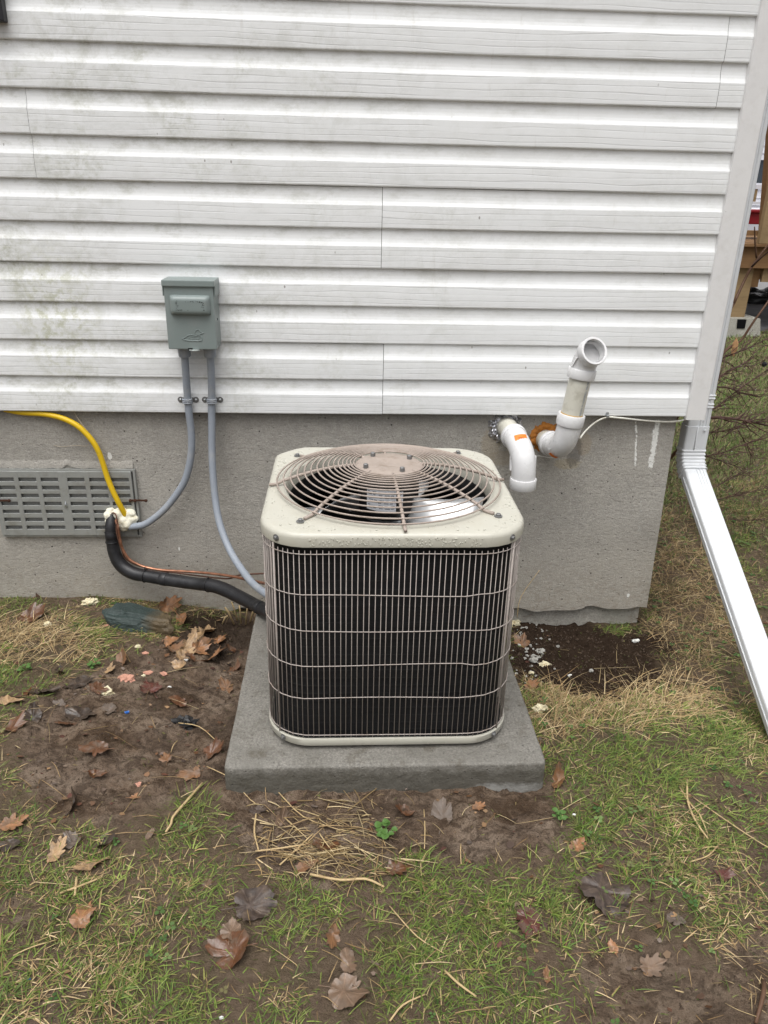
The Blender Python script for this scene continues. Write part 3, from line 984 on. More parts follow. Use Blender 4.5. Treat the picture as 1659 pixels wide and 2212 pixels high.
# partition under the fan
m = MB(); m.lathe([(.0, 0), (.262, .0)], (UC.x, UC.y, .40), seg=32); m.build("fan_deck", MT['dark'], ac)
def hexbolt(c, axis, r, name, parent, mat=MT['bolt']):
    m = MB(); m.lathe([(r*1.7, 0), (r*1.7, r*.25), (r, r*.26)], c, axis, 14); m.lathe([(r, r*.2), (r, r*1.1), (r*.8, r*1.25)], c, axis, 6)
    return m.build(name, mat, parent)
for k, (u, v) in enumerate(((599, 1151), (1109, 1149))):
    s = -1 if k == 0 else 1
    a = math.radians(52)
    cx_ = UC.x + s*(LW-.108) + s*.108*math.cos(a); cy_ = UC.y - (LW-.108) - .108*math.sin(a)
    hexbolt((cx_, cy_, .622), Vector((s*math.cos(a), -math.sin(a), 0)), .0045, "screw", lid)
    cx_ = UC.x + s*(UW-.106) + s*.108*math.cos(a); cy_ = UC.y - (UW-.106) - .108*math.sin(a)
    hexbolt((cx_, cy_, .0935), Vector((s*math.cos(a), -math.sin(a), 0)), .0045, "screw", ac)
# fan guard: pressed hub disc, rings and spokes
GR = .274
def gz(r):
    t = min(1.0, max(0, (r-.085)/(GR-.085)))
    return .6500 + .0430*(1 - t**1.75)
m = MB()
m.lathe([(0.0, .0005), (.016, .0005), (.028, .0018), (.033, .0030), (.052, .0032), (.078, .0012), (.083, -.002), (.083, -.005), (.0, -.005)], (UC.x, UC.y, gz(.085)), seg=40)
guard = m.build("fan_guard", MT['guard'], ac, True, 50)
rr = [.0865, .0945, .1035, .1135, .124, .1355, .148, .161, .1755, .1905, .2065, .2235, .2405, .2575, .2735]
for k, r in enumerate(rr):
    P = [Vector((UC.x + r*math.cos(2*math.pi*i/64), UC.y + r*math.sin(2*math.pi*i/64), gz(r)+.0028)) for i in range(64)]
    m = MB(); m.tube(P, .0021, 6, closed=True); m.build("guard_ring", MT['guard'], guard, True)
for k in range(8):
    a = math.radians(-86 + 45*k); d = Vector((math.cos(a), math.sin(a), 0))
    ends = .292 if k % 2 == 0 else .300
    pts = [Vector((UC.x, UC.y, 0)) + d*r + Vector((0, 0, gz(r) - (.0012 if r < .26 else .0036))) for r in (.07, .10, .14, .18, .22, .255, .275)]
    pts.append(Vector((UC.x, UC.y, 0)) + d*ends + Vector((0, 0, .6455)))
    m = MB(); m.tube(pts, .0040, 8); m.build("guard_spoke", MT['guard'], guard, True)
    if k % 2:
        q = Vector((UC.x, UC.y, .6425)) + d*.312
        hexbolt(q, Vector((0, 0, 1)), .0055, "bolt", guard)
for (dx, dy) in ((-.038, .050), (.052, .030), (-.058, -.035), (.028, -.058)):
    m = MB(); m.lathe([(.0062, 0), (.0062, .0095), (.005, .0106)], (UC.x+dx, UC.y+dy, gz(.085)+.002), seg=6); m.build("hub_bolt", MT['bolt'], guard)
# motor with its rating label, blades
m = MB(); m.lathe([(0, -.118), (.05, -.118), (.072, -.11), (.0755, -.10), (.0755, -.012), (.070, -.004), (.02, -.002), (0, -.002)], (UC.x, UC.y, .688), seg=32)
motor = m.build("fan_motor", MT['motor'], ac, True, 40)
def on_cyl(r, a0, a1, z0, z1, name, mat, parent, n=10):
    v = []; f = []
    for i in range(n+1):
        a = math.radians(lerp(a0, a1, i/n))
        for z in (z0, z1): v.append((UC.x+r*math.cos(a), UC.y+r*math.sin(a), z))
    for i in range(n): f.append((2*i, 2*i+2, 2*i+3, 2*i+1))
    return mk(name, v, f, mat, parent, True)
lab = on_cyl(.0762, -136, -79, .598, .652, "rating_label", MT['label'], motor)
on_cyl(.0762, -73, -66, .607, .648, "rating_label", MT['label'], motor)
prn = MB()
for k in range(7):
    z = .6465 - k*.0068
    for j in range(5):
        a0 = -134 + j*11 + (k*5 % 4); a1 = a0 + 5 + (k*3+j*7) % 5
        if k in (4, 5) and j == 1: continue
        v = []
        for i in range(3):
            a = math.radians(lerp(a0, a1, i/2))
            for zz in (z, z-.0017): v.append((UC.x+.0765*math.cos(a), UC.y+.0765*math.sin(a), zz))
        prn.add(v, [(1, 3, 2, 0), (3, 5, 4, 2)])
prn.build("label_print", MT['ink'], lab)
# three broad cupped blades below the motor
for k, a0 in enumerate((-52, 68, 188)):
    v = []; f = []
    NR, NA = 8, 10
    for i in range(NR+1):
        r = lerp(.060, .236, i/NR)
        sp = lerp(26, 46, min(1, i/NR*1.4))
        for j in range(NA+1):
            t = j/NA
            a = math.radians(a0 + (t-.5)*2*sp*(.5+.0*i) + 14*(i/NR)**2)
            z = .590 + .070*(t-.5)*(1 - .15*i/NR) + .012*(i/NR) - .016*(1-(2*t-1)**2)
            v.append((UC.x + r*math.cos(a), UC.y + r*math.sin(a), z))
    for i in range(NR):
        for j in range(NA):
            q = i*(NA+1)+j; f.append((q, q+NA+1, q+NA+2, q+1))
    o = mk("fan_blade", v, f, MT['blade'], ac, True)
    md_ = o.modifiers.new("thick", 'SOLIDIFY'); md_.thickness = .0016
    for (dr, da) in ((.085, -6), (.098, 5)):
        a = math.radians(a0+da)
        m = MB(); m.blob((UC.x+dr*math.cos(a), UC.y+dr*math.sin(a), .578), (.004, .004, .003), 1, .0); m.build("rivet", MT['bolt'], o)
m = MB(); m.lathe([(0, 0), (.062, 0), (.062, .006), (.02, .012), (.012, .05)], (UC.x, UC.y, .560), seg=20); m.build("fan_hub", MT['galv'], ac)
# rain drops standing on the lid
dm = MB(); rnd = random.Random(5)
for k in range(480):
    a = rnd.uniform(0, 6.283); r = rnd.uniform(.268, .40)
    x_, y_ = UC.x + r*math.cos(a), UC.y + r*math.sin(a)
    if max(abs(x_-UC.x), abs(y_-UC.y)) > LW-.014: continue
    if abs(x_-UC.x) > LW-.10 and abs(y_-UC.y) > LW-.10:
        ex, ey = abs(x_-UC.x)-(LW-.108), abs(y_-UC.y)-(LW-.108)
        if math.hypot(ex, ey) > .090: continue
        if x_ < UC.x and y_ > UC.y and ex+ey > .10: continue
    s = rnd.choice([.0010, .0012, .0015, .0018, .0026])
    dm.blob((x_, y_, .6415), (s*rnd.uniform(.8, 1.4), s, s*.45), k, .12, 4, 6)
for k in range(160):
    x_ = rnd.uniform(UC.x-LW+.11, UC.x+LW-.11)
    dm.blob((x_, UC.y-LW-.0003, rnd.uniform(.612, .632)), (.0013, .0009, rnd.uniform(.0013, .003)), k, .1, 4, 6)
o = dm.build("rain_drops", MT['bead'], lid, True); tag(o, kind="stuff")

# ------------------------------------------------------------------ electrical disconnect box
BY = -.092                                    # front face depth
bl, br_ = at(357, 680, BY).x - .003, at(467, 680, BY).x
bt, bb = at(410, 606, BY).z, at(420, 755, BY).z
box = empty("disconnect_box", ((bl+br_)/2, 0, bb))
tag(box, "grey-green electrical box with embossed duck on the white siding", "electrical box")
m = MB(); m.box(bl+.004, br_-.004, BY, -.001, bb, bt-.004, .003); body = m.build("box_body", MT['boxgrey'], box)
m = MB(); m.box(bl, br_, BY-.006, .001, bt-.017, bt+.001, .0025)
m.box(bl-.0005, bl+.0025, BY+.004, -.004, bt-.045, bt-.016); m.box(br_-.0025, br_+.0005, BY+.004, -.004, bt-.045, bt-.016)
m.build("rain_hood", MT['boxgrey'], box)
# swelling for the pull-out handle
hx0, hx1 = at(367, 660, BY).x, at(455, 660, BY).x; hz1, hz0 = at(410, 637, BY).z, at(410, 681, BY).z
v = []; f = []; NU, NV = 24, 14
for j in range(NV+1):
    for i in range(NU+1):
        a, b = i/NU*2-1, j/NV*2-1
        fa = 1 - max(0, (abs(a)-.72)/.28)**2; fb = 1 - max(0, (abs(b)-.45)/.55)**2.2
        d = .017*math.sqrt(max(0, fa))*math.sqrt(max(0, fb))
        # rounded corners
        v.append((lerp(hx0, hx1, (a*(1-.03*abs(b)**4)+1)/2), BY-.0003-d, lerp(hz0, hz1, (b*(1-.06*abs(a)**6)+1)/2)))
for j in range(NV):
    for i in range(NU):
        q = j*(NU+1)+i; f.append((q, q+1, q+NU+2, q+NU+1))
hnd = mk("handle_cover", v, f, MT['boxgrey'], box, True)
pr = MB(); rnd = random.Random(3)
px0, px1, pz0, pz1 = lerp(hx0, hx1, .16), lerp(hx0, hx1, .84), lerp(hz0, hz1, .26), lerp(hz0, hz1, .72)
for k in range(46):                            # what is left of a printed notice
    e = rnd.random()
    if e < .35: x_, z_ = rnd.uniform(px0, px1), pz1 - rnd.uniform(0, .003)
    elif e < .6: x_, z_ = rnd.uniform(px0, lerp(px0, px1, .5)), pz0 + rnd.uniform(0, .002)
    elif e < .8: x_, z_ = px1 - rnd.uniform(0, .006), rnd.uniform(pz0, pz1)
    else: x_, z_ = px0 + rnd.uniform(0, .005), rnd.uniform(pz0, pz1)
    w_, h_ = rnd.uniform(.0010, .0045), rnd.uniform(.0008, .0020)
    pr.add([(x_, BY-.0176, z_), (x_+w_, BY-.0176, z_), (x_+w_, BY-.0176, z_+h_), (x_, BY-.0176, z_+h_)], [(0, 1, 2, 3)])
pr.build("worn_print", MT['boxworn'], hnd)
def dz(zx, zy):                                # emblem coordinates on the box face
    return at(318.2 + zx*.1538, 570.5 + zy*.1538, BY)
duck = MB()
bodyp = [(490,1045),(520,1040),(552,1014),(590,998),(630,995),(665,1003),(690,1006),(725,1000),(752,1016),(768,1040),(768,1064),(752,1078),(700,1079),(640,1077),(575,1075),(540,1068),(520,1066)]
head = [(690,998),(672,980),(670,955),(682,934),(706,924),(730,930),(744,948),(768,962),(794,967),(770,975),(745,978),(738,992),(722,1003),(706,1004)]
for pl in (bodyp, head):
    P = [dz(*q) for q in pl]
    duck.tube([Vector((q.x, BY-.0004, q.z)) for q in P], .0013, 6, sub=2, closed=True)
for k, (a, b) in enumerate((((575,1030),(600,1050)),((610,1028),(640,1032)),((648,1030),(690,1036)),((700,1030),(742,1040)),((625,1052),(668,1056)),((680,1056),(735,1060)))):
    A, B = dz(*a), dz(*b)
    mid_ = (A+B)/2 + Vector((0, 0, .0016))
    duck.tube([(A.x, BY-.0003, A.z), (mid_.x, BY-.0003, mid_.z), (B.x, BY-.0003, B.z)], .0006, 5)
duck.build("duck_emblem", MT['boxgrey'], box, True)
m = MB(); q = at(419, 756, BY-.004); m.lathe([(.0165, -.0012), (.0165, .0012)], (q.x, BY+.006, bb-.0015), Vector((0, 0, 1)), 20)
m.build("latch_tab", simple("worn_latch", (.55, .60, .58), .4, .2), box)
m = MB(); q = at(412, 753, BY); m.box(q.x-.008, q.x+.006, BY-.0012, BY, bb+.0005, bb+.004); m.build("hasp_slot", MT['dark'], box)
for (u, v) in ((472, 690),):
    q = at(u, v, BY); m = MB(); m.lathe([(.0035, 0), (.0035, .0012)], (br_-.0042, -.05, lerp(bb, bt, .42)), Vector((1, 0, 0)), 10); m.build("knockout", MT['dark'], box)

# ------------------------------------------------------------------ conduits
def conduit(name, label, uvy, r, strap_uv):
    P = [at(u, v, y) for u, v, y in uvy]
    o = empty(name, P[0]); tag(o, label, "conduit", "grey conduits below the electrical box")
    m = MB(); m.tube(P, r, 14, sub=5); m.build("pipe", MT['conduit'], o, True, 60)
    c = P[0]
    m = MB(); m.lathe([(r*1.42, -.026), (r*1.55, -.022), (r*1.62, -.004), (r*1.7, -.001), (r*1.7, .006)], (c.x, c.y, bb-.006), seg=18); m.build("fitting", MT['conduit'], o, True, 40)
    m = MB(); m.lathe([(r*1.5, -.0), (r*1.5, .006)], (c.x, c.y, bb-.003), seg=18); m.build("lock_ring", MT['black'], o)
    u, v, y = strap_uv; s = at(u, v, y)
    st = empty(name.replace("conduit", "strap") if False else "pipe_strap", (s.x, -.002, s.z))
    tag(st, "two-hole metal strap on " + ("left" if u < 430 else "right") + " grey conduit", "strap", "conduit straps on the siding")
    m = MB()
    for k in range(3):
        z = s.z + (k-1)*.0052
        m.tube([(s.x + (r+.0022)*math.cos(a), s.y - (r+.0018)*math.sin(a), z) for a in [math.pi*i/12 for i in range(13)]], .0030, 6)
    m.build("band", MT['conduit'], st, True)
    for sx in (-1, 1):
        m = MB(); cxx = s.x + sx*(r+.0125)
        m.lathe([(.0095, 0), (.0095, .0022)], (cxx, -.0012, s.z), Vector((0, -1, 0)), 16); m.box(min(cxx, s.x+sx*r), max(cxx, s.x+sx*r), -.0033, -.0013, s.z-.0072, s.z+.0072)
        e = m.build("ear", MT['bolt'], st)
        m = MB(); m.lathe([(.0048, 0), (.0045, .0026), (.002, .004)], (cxx, -.0035, s.z), Vector((0, -1, 0)), 10); m.build("screw", MT['galv'], e, True)
    return o
cy0 = -.045
conduit("left_conduit", "grey conduit from electrical box curving left into the foundation vent", [(398, 757, cy0), (401, 800, -.034), (404.5, 850, -.020), (408, 890, -.016), (413, 932, -.014), (413.6, 968, -.014),
        (409, 1005, -.014), (398, 1041, -.014), (380, 1070, -.014), (356.5, 1099, -.014), (331, 1121, -.013), (309, 1134, -.010), (280, 1138, -.004)], .0118, (405, 866, -.018))
conduit("right_conduit", "grey conduit from electrical box running down into the air conditioner", [(453, 757, cy0), (456, 800, -.034), (457.5, 850, -.020), (457, 890, -.016), (457.5, 914, -.018), (457.7, 968, -.025),
        (460, 1023, -.04), (465, 1077.6, -.06), (473, 1125, -.09), (487.5, 1168.5, -.13), (505.7, 1205, -.18), (527.5, 1237.6, -.25), (549, 1263, -.33), (575, 1283, -.43), (600, 1297, -.50)], .0118, (457.5, 866, -.018))

# ------------------------------------------------------------------ yellow pipe, refrigerant line, foam plug
yp = MB(); yp.tube([at(*q) for q in ((10, 884, .024), (40, 890, .020), (59.5, 892, .017), (85, 893.5, .014), (111, 897, .010), (139, 905, .006), (164.7, 918, .003), (184.5, 935, .001), (202, 956, 0), (214, 978, 0), (224, 1005.7, 0), (232, 1031.5, -.002), (244, 1061, -.006), (258, 1089, -.008), (274, 1118, .0))], .0091, 14, sub=4)
o = yp.build("gas_pipe", MT['yellow'], None, True); tag(o, "bright yellow gas pipe bending down from under the siding", "pipe")

ls = empty("refrigerant_line", at(256, 1180, -.02)); tag(ls, "black foam insulated refrigerant line sagging to the air conditioner", "pipe")
LP = [(242, 1112, .006), (240, 1135, -.012), (240.5, 1152, -.018), (243, 1172, -.022), (247.4, 1194, -.026), (256.5, 1214, -.032), (271, 1229, -.040), (291, 1239, -.05), (313, 1243.5, -.06), (342, 1248.6, -.075), (385.7, 1255.5, -.10),
      (429, 1261.5, -.13), (454.8, 1264, -.155), (484, 1273, -.185), (516.6, 1289, -.235), (545.7, 1304, -.29), (575, 1320, -.36), (612, 1336, -.45)]
LR = [.016, .0195, .0205, .021, .0215, .0225, .023, .0228, .0218, .0222, .0220, .0210, .0228, .0226, .0218, .0208, .0205, .0205]
P = [at(*q) for q in LP]
m = MB(); m.tube(P, LR, 18, sub=5); m.build("foam_sleeve", MT['foamtube'], ls, True)
def tie(i, fr, tail, r=.0228):
    c = P[i].lerp(P[i+1], fr); t = (P[i+1]-P[i]).normalized(); n = t.orthogonal().normalized(); b = t.cross(n)
    m = MB(); rr_ = lerp(LR[i], LR[i+1], fr) + .0006
    m.tube([c + (n*math.cos(a)+b*math.sin(a))*rr_ for a in [2*math.pi*k/24 for k in range(24)]], .0019, 6, closed=True)
    if tail:
        e = c + Vector((0, -.006, rr_)); m.tube([e, e + Vector(tail)], .0018, 6); m.blob(e, .0032, 1, 0)
    m.build("cable_tie", MT['black'], ls, True)
tie(1, .85, (.020, 0, -.002)); tie(2, .9, (.018, -.004, -.012)); tie(8, .05, (.004, -.002, .016)); tie(11, .85, (.001, 0, .012))
for i, fr in ((2, .2), (9, .3), (15, .5)):      # tape edges
    c = P[i].lerp(P[i+1], fr); t = (P[i+1]-P[i]).normalized()
    m = MB(); m.lathe([(LR[i]+.0004, -.012), (LR[i]+.0012, -.011), (LR[i]+.0012, .011), (LR[i]+.0004, .012)], c, t, 20); m.build("tape", MT['foamtube'], ls, True)
cp = MB(); cp.tube([at(*q) for q in ((249, 1120, .0), (254, 1136, -.03), (258, 1160, -.034), (265.5, 1187, -.036), (280, 1208.5, -.038), (302, 1221, -.042), (318, 1226, -.046), (349, 1231.5, -.055), (400, 1234.5, -.08), (436.5, 1237, -.10), (473, 1241, -.14), (509, 1246.5, -.19), (538, 1253, -.25), (566, 1259, -.33), (600, 1266, -.44))], .0047, 10, sub=4)
o = cp.build("copper_line", MT['copper'], None, True); tag(o, "thin bare copper tube running along the black insulated line", "pipe")
bw = MB(); bw.tube([at(*q) for q in ((240, 1109, .002), (246, 1108, -.018), (251, 1114, -.03), (253, 1126, -.034), (251.5, 1145, -.038), (256, 1166, -.038), (263, 1187, -.034), (275, 1210, -.026), (320, 1228, -.03), (400, 1240, -.06), (487, 1250, -.15), (510, 1244, -.18), (527, 1241, -.22), (548, 1240, -.28), (570, 1239, -.34), (600, 1240, -.45))], .0026, 8, sub=4)
o = bw.build("control_cable", MT['brownwire'], None, True); tag(o, "thin brown control cable leaving the foam plug and crossing the conduit", "cable")
fp = MB(); rnd = random.Random(12)
for (u, v, y, r) in ((238, 1113, .004, .016), (247, 1118, .006, .014), (236, 1104, .006, .008), (232, 1108, .006, .007), (242, 1102, .006, .006), (258, 1112, .004, .015), (268, 1122, .0, .018), (276, 1130, .0, .016), (284, 1122, .002, .014), (288, 1110, .004, .013), (281, 1104, .006, .012), (262, 1130, .0, .015),
                     (270, 1138, .003, .012), (265, 1143, .006, .007), (252, 1106, .008, .010), (289, 1132, .004, .009), (231, 1126, .01, .006), (266, 1106, .01, .012), (290, 1118, .002, .009), (275, 1112, .006, .012)):
    for j in range(2):
        c = at(u + rnd.uniform(-3, 3), v + rnd.uniform(-3, 3), y)
        fp.blob(c, r*rnd.uniform(.95, 1.3), rnd.random(), .13, 9, 12, 1.1)
o = fp.build("foam_plug", MT['spray'], None, True); rm_ = o.modifiers.new("merge", 'REMESH'); rm_.mode = 'VOXEL'; rm_.voxel_size = .0028; rm_.use_smooth_shade = True; sm_ = o.modifiers.new("soft", 'SMOOTH'); sm_.factor = .6; sm_.iterations = 5; tag(o, "lumpy cream spray foam plug in the corner of the vent", "foam")

# ------------------------------------------------------------------ foundation vent
vx0, vx1 = at(2, 1154, .02).x + .012, at(299, 1154.5, .02).x
vz1, vz0 = at(150, 1017, .02).z, at(150, 1154.5, .02).z
vt = empty("foundation_vent", ((vx0+vx1)/2, .02, vz0)); tag(vt, "grey metal foundation vent with rows of slots left of the conduits", "vent")
m = MB(); m.box(vx0, vx1, .0262, .0300, vz0, vz1); m.build("insect_screen", MT['mesh'], vt)
# seven rows of slots in six columns, left by eight slats and seven uprights
zt, zbm = vz1, vz0
rows_v = [(830, 873), (918, 962), (1005, 1047), (1092, 1132), (1180, 1218), (1265, 1305), (1350, 1390)]
def zz(y): return at(150, 866.8 + y*.1984, .016).z
edges = [vz1] + [e for r in rows_v for e in (zz(r[0]), zz(r[1]))] + [vz0]
for k in range(8):
    a, b = edges[2*k], edges[2*k+1]
    m = MB(); m.box(vx0+.001, vx1-.001, .0125, .0185, min(a, b), max(a, b), .0012); m.build("slat", MT['vent'], vt)
def xx_(x): return at(x*.1984, 866.8+850*.1984, .016).x
cols = [(-35, 155), (205, 398), (447, 636), (735, 923), (975, 1165), (1200, 1405)]
ed = [vx0] + [e for c in cols for e in (xx_(c[0]), xx_(c[1]))] + [vx1]
ed[1] = max(ed[1], vx0 + .012)
for k in range(7):
    a, b = ed[2*k], ed[2*k+1]
    m = MB(); m.box(a, b, .0118, .0192, vz0+.0008, vz1-.0008, .0012); m.build("upright", MT['vent'], vt)
m = MB()
for (a, b, c, d) in ((vx0-.004, vx1+.012, vz1, vz1+.006), (vx0-.004, vx1+.012, vz0-.006, vz0), (vx0-.006, vx0, vz0, vz1), (vx1+.005, vx1+.012, vz0, vz1)):
    m.box(a, b, .016, .033, c, d)
m.build("frame", MT['vent'], vt)
q = at(142, 1090, .01); m = MB(); m.tube([(q.x, .012, q.z+.010), (q.x+.001, .006, q.z+.002), (q.x, .010, q.z-.006)], .0022, 6); m.lathe([(.005, 0), (.005, .004)], (q.x, .012, q.z-.006), Vector((0, -1, 0)), 10); m.build("knob", MT['galv'], vt)
for (u, v) in ((300, 1081), (4, 1081)):
    q = at(u, v, .01); m = MB()
    m.box(q.x-.030, q.x+.026, .0085, .0108, q.z-.0035, q.z+.0035, .001)
    for dx in (-.028, -.012, .024): m.lathe([(.0055, 0), (.0055, .003), (.003, .0045)], (q.x+dx, .0095, q.z), Vector((0, -1, 0)), 10)
    m.build("clip", MT['rust'], vt)
# cement lip over the vent with its broken middle
lp = MB(); n = 60; v = []; f = []
for i in range(n+1):
    x = lerp(vx0-.02, vx1+.006, i/n); t = (x - at(142, 1005, .02).x)
    gap = .013*max(0, 1-abs(t)/.030) if t > 0 else .013*max(0, 1-abs(t)/.012)
    nzv = .003*float(vnoise(np.array([x*60]), np.array([0.3]), 9)[0])
    v += [(x, .0240, vz1+.0070+gap+nzv*.5), (x, .0238, vz1+.012+gap+nzv*.5), (x, .0262, vz1+.022+gap*.7+nzv), (x, .0300, vz1+.034+nzv), (x, .034, vz1+.0070+gap+nzv*.5)]
for i in range(n):
    for k in range(4): f.append((i*5+k, (i+1)*5+k, (i+1)*5+k+1, i*5+k+1))
    f.append((i*5+4, (i+1)*5+4, (i+1)*5, i*5))
mk("cement_lip", v, f, MT['stucco'], house, True, 40)
m = MB()
m.tube([at(*q) for q in ((116, 962, .024), (132, 965, .022), (145, 964, .022), (165, 962, .022), (186, 964, .021), (192, 958, .016))], .0009, 5, sub=3)
m.tube([at(*q) for q in ((160, 891, .02), (169, 905, .012), (180, 920, .004), (192, 934, .004))], .0012, 5, sub=3)
m.tube([at(*q) for q in ((168, 904, .014), (173, 918, .018))], .0007, 5)
o = m.build("dry_vine", simple("dry_vine_bark", (.40, .34, .26), .7), None, True); tag(o, "thin dry vine strand clinging to the wall behind the yellow pipe", "vine")

# ------------------------------------------------------------------ white plastic flue pipes
PR = .0335
def pvc_tube(P, r, sub=6, seg=28):
    m = MB(); m.tube(P, r, seg, sub=sub); return m
def hollow_end(m, c, d, r0, r1, L, seg=32):
    """collar: open ring of outer radius r0, bore r1, length L, along d from c"""
    m.lathe([(r1, 0), (r0-.001, 0), (r0, .002), (r0, L-.002), (r0-.0015, L), (r1+.001, L), (r1, L-.001), (r1, 0)], c, d, seg)
pa = empty("intake_pipe", at(1097, 930, .03)); tag(pa, "white plastic elbow pipe pointing down from foil-packed hole in foundation", "pipe", "white flue pipes")
PA = [Vector((.545, .06, .585)), Vector((.552, -.02, .580)), Vector((.557, -.075, .573))]
pvc_tube(PA, PR, 4).build("pipe_stub", MT['pvcold'], pa, True)
EA = [Vector((.5565, -.060, .5745)), Vector((.560, -.090, .570)), Vector((.566, -.125, .556)), Vector((.571, -.150, .530)), Vector((.5735, -.160, .500)), Vector((.5745, -.1625, .470)), Vector((.575, -.163, .452))]
pvc_tube(EA, .0385, 5).build("elbow", MT['pvc'], pa, True)
d = (EA[1]-EA[0]).normalized(); m = MB(); hollow_end(m, EA[0]-d*.012, d, .0425, .034, .020); m.build("collar", MT['pvc'], pa, True, 40)
m = MB(); hollow_end(m, Vector((.575, -.163, .470)), Vector((0, 0, -1)), .0425, .036, .034); m.build("collar", MT['pvc'], pa, True, 40)
for sx in (-1, 1):
    c = Vector((.5725+sx*.0385, -.145, .515)); m = MB(); m.obox(c, Vector((.003*1, 0, 0)), Vector((0, .008, 0)), Vector((0, .006, .022))); m.build("rib", MT['pvc'], pa)
def sticker(center, nrm, upv, w, h, r, mat, name, parent, bend_axis_up=True, n=8):
    nrm = Vector(nrm).normalized(); upv = (Vector(upv) - nrm*Vector(upv).dot(nrm)).normalized(); side = upv.cross(nrm)
    v = []; f = []
    c = Vector(center) - nrm*r
    for i in range(n+1):
        a = (i/n-.5)*w/r
        for j in range(4):
            v.append(c + (nrm*math.cos(a) + side*math.sin(a))*r + upv*(j/3-.5)*h)
    for i in range(n):
        for j in range(3): f.append((i*4+j, (i+1)*4+j, (i+1)*4+j+1, i*4+j+1))
    return mk(name, v, f, mat, parent, True)
sc = Vector((.5625, -.1085, .566)); sn = Vector((0, -.60, .80))
ax_ = Vector((.005, -.035, -.024)).normalized()
st = sticker(sc + sn*.0390, sn, -ax_, .042, .021, .0392, MT['orange'], "sticker", pa)
for k in range(9):
    sticker(sc + sn*.0394 + ax_*.004 + Vector(((k-4)*.0026, 0, 0)) - sn*.00013*((k-4)**2), sn, -ax_, .0012, .007, .0396, MT['orangeink'], "sticker_print", st, n=2)
fo = MB(); rnd = random.Random(8); hc_ = at(1094, 925, .03)
def crumple_ring(mb, cx, cz, r0, r1, depth, na, nr, jag, rnd, y0=.030):
    v = []; f = []
    for i in range(na):
        a = 2*math.pi*i/na; out = r1*(1 + rnd.uniform(-jag, jag))
        for j in range(nr+1):
            t = j/nr; r = lerp(r0, out, t)
            yy = y0 - depth*math.sin(math.pi*min(1, t*1.0+.05))*rnd.uniform(.3, 1.3) if 0 < j < nr else (y0 - depth*.5 if j == 0 else y0 + .003)
            jit = rnd.uniform(-.5, .5)/na*3
            v.append((cx + r*math.cos(a+jit), yy, cz + r*math.sin(a+jit)))
    for i in range(na):
        for j in range(nr):
            k = (i+1) % na; f.append((i*(nr+1)+j, k*(nr+1)+j, k*(nr+1)+j+1, i*(nr+1)+j+1))
    mb.add(v, f)
crumple_ring(fo, .5465, .582, PR-.002, PR+.026, .013, 44, 5, .14, rnd)
o = fo.build("foil_packing", MT['foil'], None); tag(o, "crumpled silver foil stuffed round the left flue pipe hole", "foil")

pb = empty("exhaust_pipe", at(1177, 948, .03)); tag(pb, "tall white plastic flue pipe with yellowed length and open elbow on top", "pipe", "white flue pipes")
pvc_tube([Vector((.682, .06, .537)), Vector((.688, 0, .540)), Vector((.692, -.035, .541))], PR, 4).build("pipe_stub", MT['pvcold'], pb, True)
EB = [Vector((.690, -.022, .541)), Vector((.6945, -.055, .543)), Vector((.700, -.090, .553)), Vector((.7055, -.118, .578)), Vector((.710, -.130, .610)), Vector((.7135, -.134, .640)), Vector((.7155, -.135, .660))]
pvc_tube(EB, .0385, 5).build("elbow", MT['pvc'], pb, True)
d = (EB[1]-EB[0]).normalized(); m = MB(); hollow_end(m, EB[0]-d*.004, d, .0425, .034, .020); m.build("collar", MT['pvc'], pb, True, 40)
ud = Vector((.115, -.006, .99)).normalized()
pb0 = Vector((.7115, -.1345, .640)); pb1 = pb0 + ud*.165
m = MB(); hollow_end(m, pb0 - ud*.002, ud, .0430, .034, .036); m.build("collar", MT['pvc'], pb, True, 40)
mid = pvc_tube([pb0, pb0.lerp(pb1, .5), pb1], PR+.0005, 2).build("riser", MT['pvcold'], pb, True)
for q_, L_ in ((pb0 + ud*.0345, .0022), (pb1 - ud*.0135, .0018)):
    m = MB(); m.lathe([(PR+.0012, -L_), (PR+.0014, 0), (PR+.0012, L_)], q_, ud, 28); m.build("primer_stain", MT['glue'], mid, True)
# top elbow
od = Vector((.20, -.86, .47)).normalized()
T0 = pb1 - ud*.004
ET = [T0, T0 + ud*.022, T0 + ud*.040 + od*.006, T0 + ud*.052 + od*.022, T0 + ud*.057 + od*.042]
m = MB()
m.tube(ET, .0385, 28, sub=4, caps=False); m.tube(ET, .0335, 28, sub=4, caps=False)
m.build("elbow", MT['pvc'], pb, True)
m = MB(); hollow_end(m, T0 - ud*.012, ud, .0430, .034, .030); m.build("collar", MT['pvc'], pb, True, 40)
m = MB(); hollow_end(m, ET[-1] - od*.020, od, .0430, .0352, .030); m.build("collar", MT['pvc'], pb, True, 40)
m = MB(); c = ET[2] + Vector((-.037, -.012, 0)); m.obox(c, Vector((.0025, 0, .001)), Vector((0, .007, 0)), (ud*.5+od*.5).normalized()*.016); m.build("rib", MT['pvc'], pb)
m = MB(); c = EB[2] + Vector((-.030, -.024, .006)); m.obox(c, Vector((.003, 0, .001)), Vector((0, .004, .004)), Vector((.004, -.012, .010))); m.build("rib", MT['pvc'], pb)
sticker(EB[2] + Vector((-.022, -.020, -.0275)), Vector((-.5, -.45, -.70)), Vector((.1, -.9, .4)), .030, .018, .0395, MT['orange'], "sticker", pb)
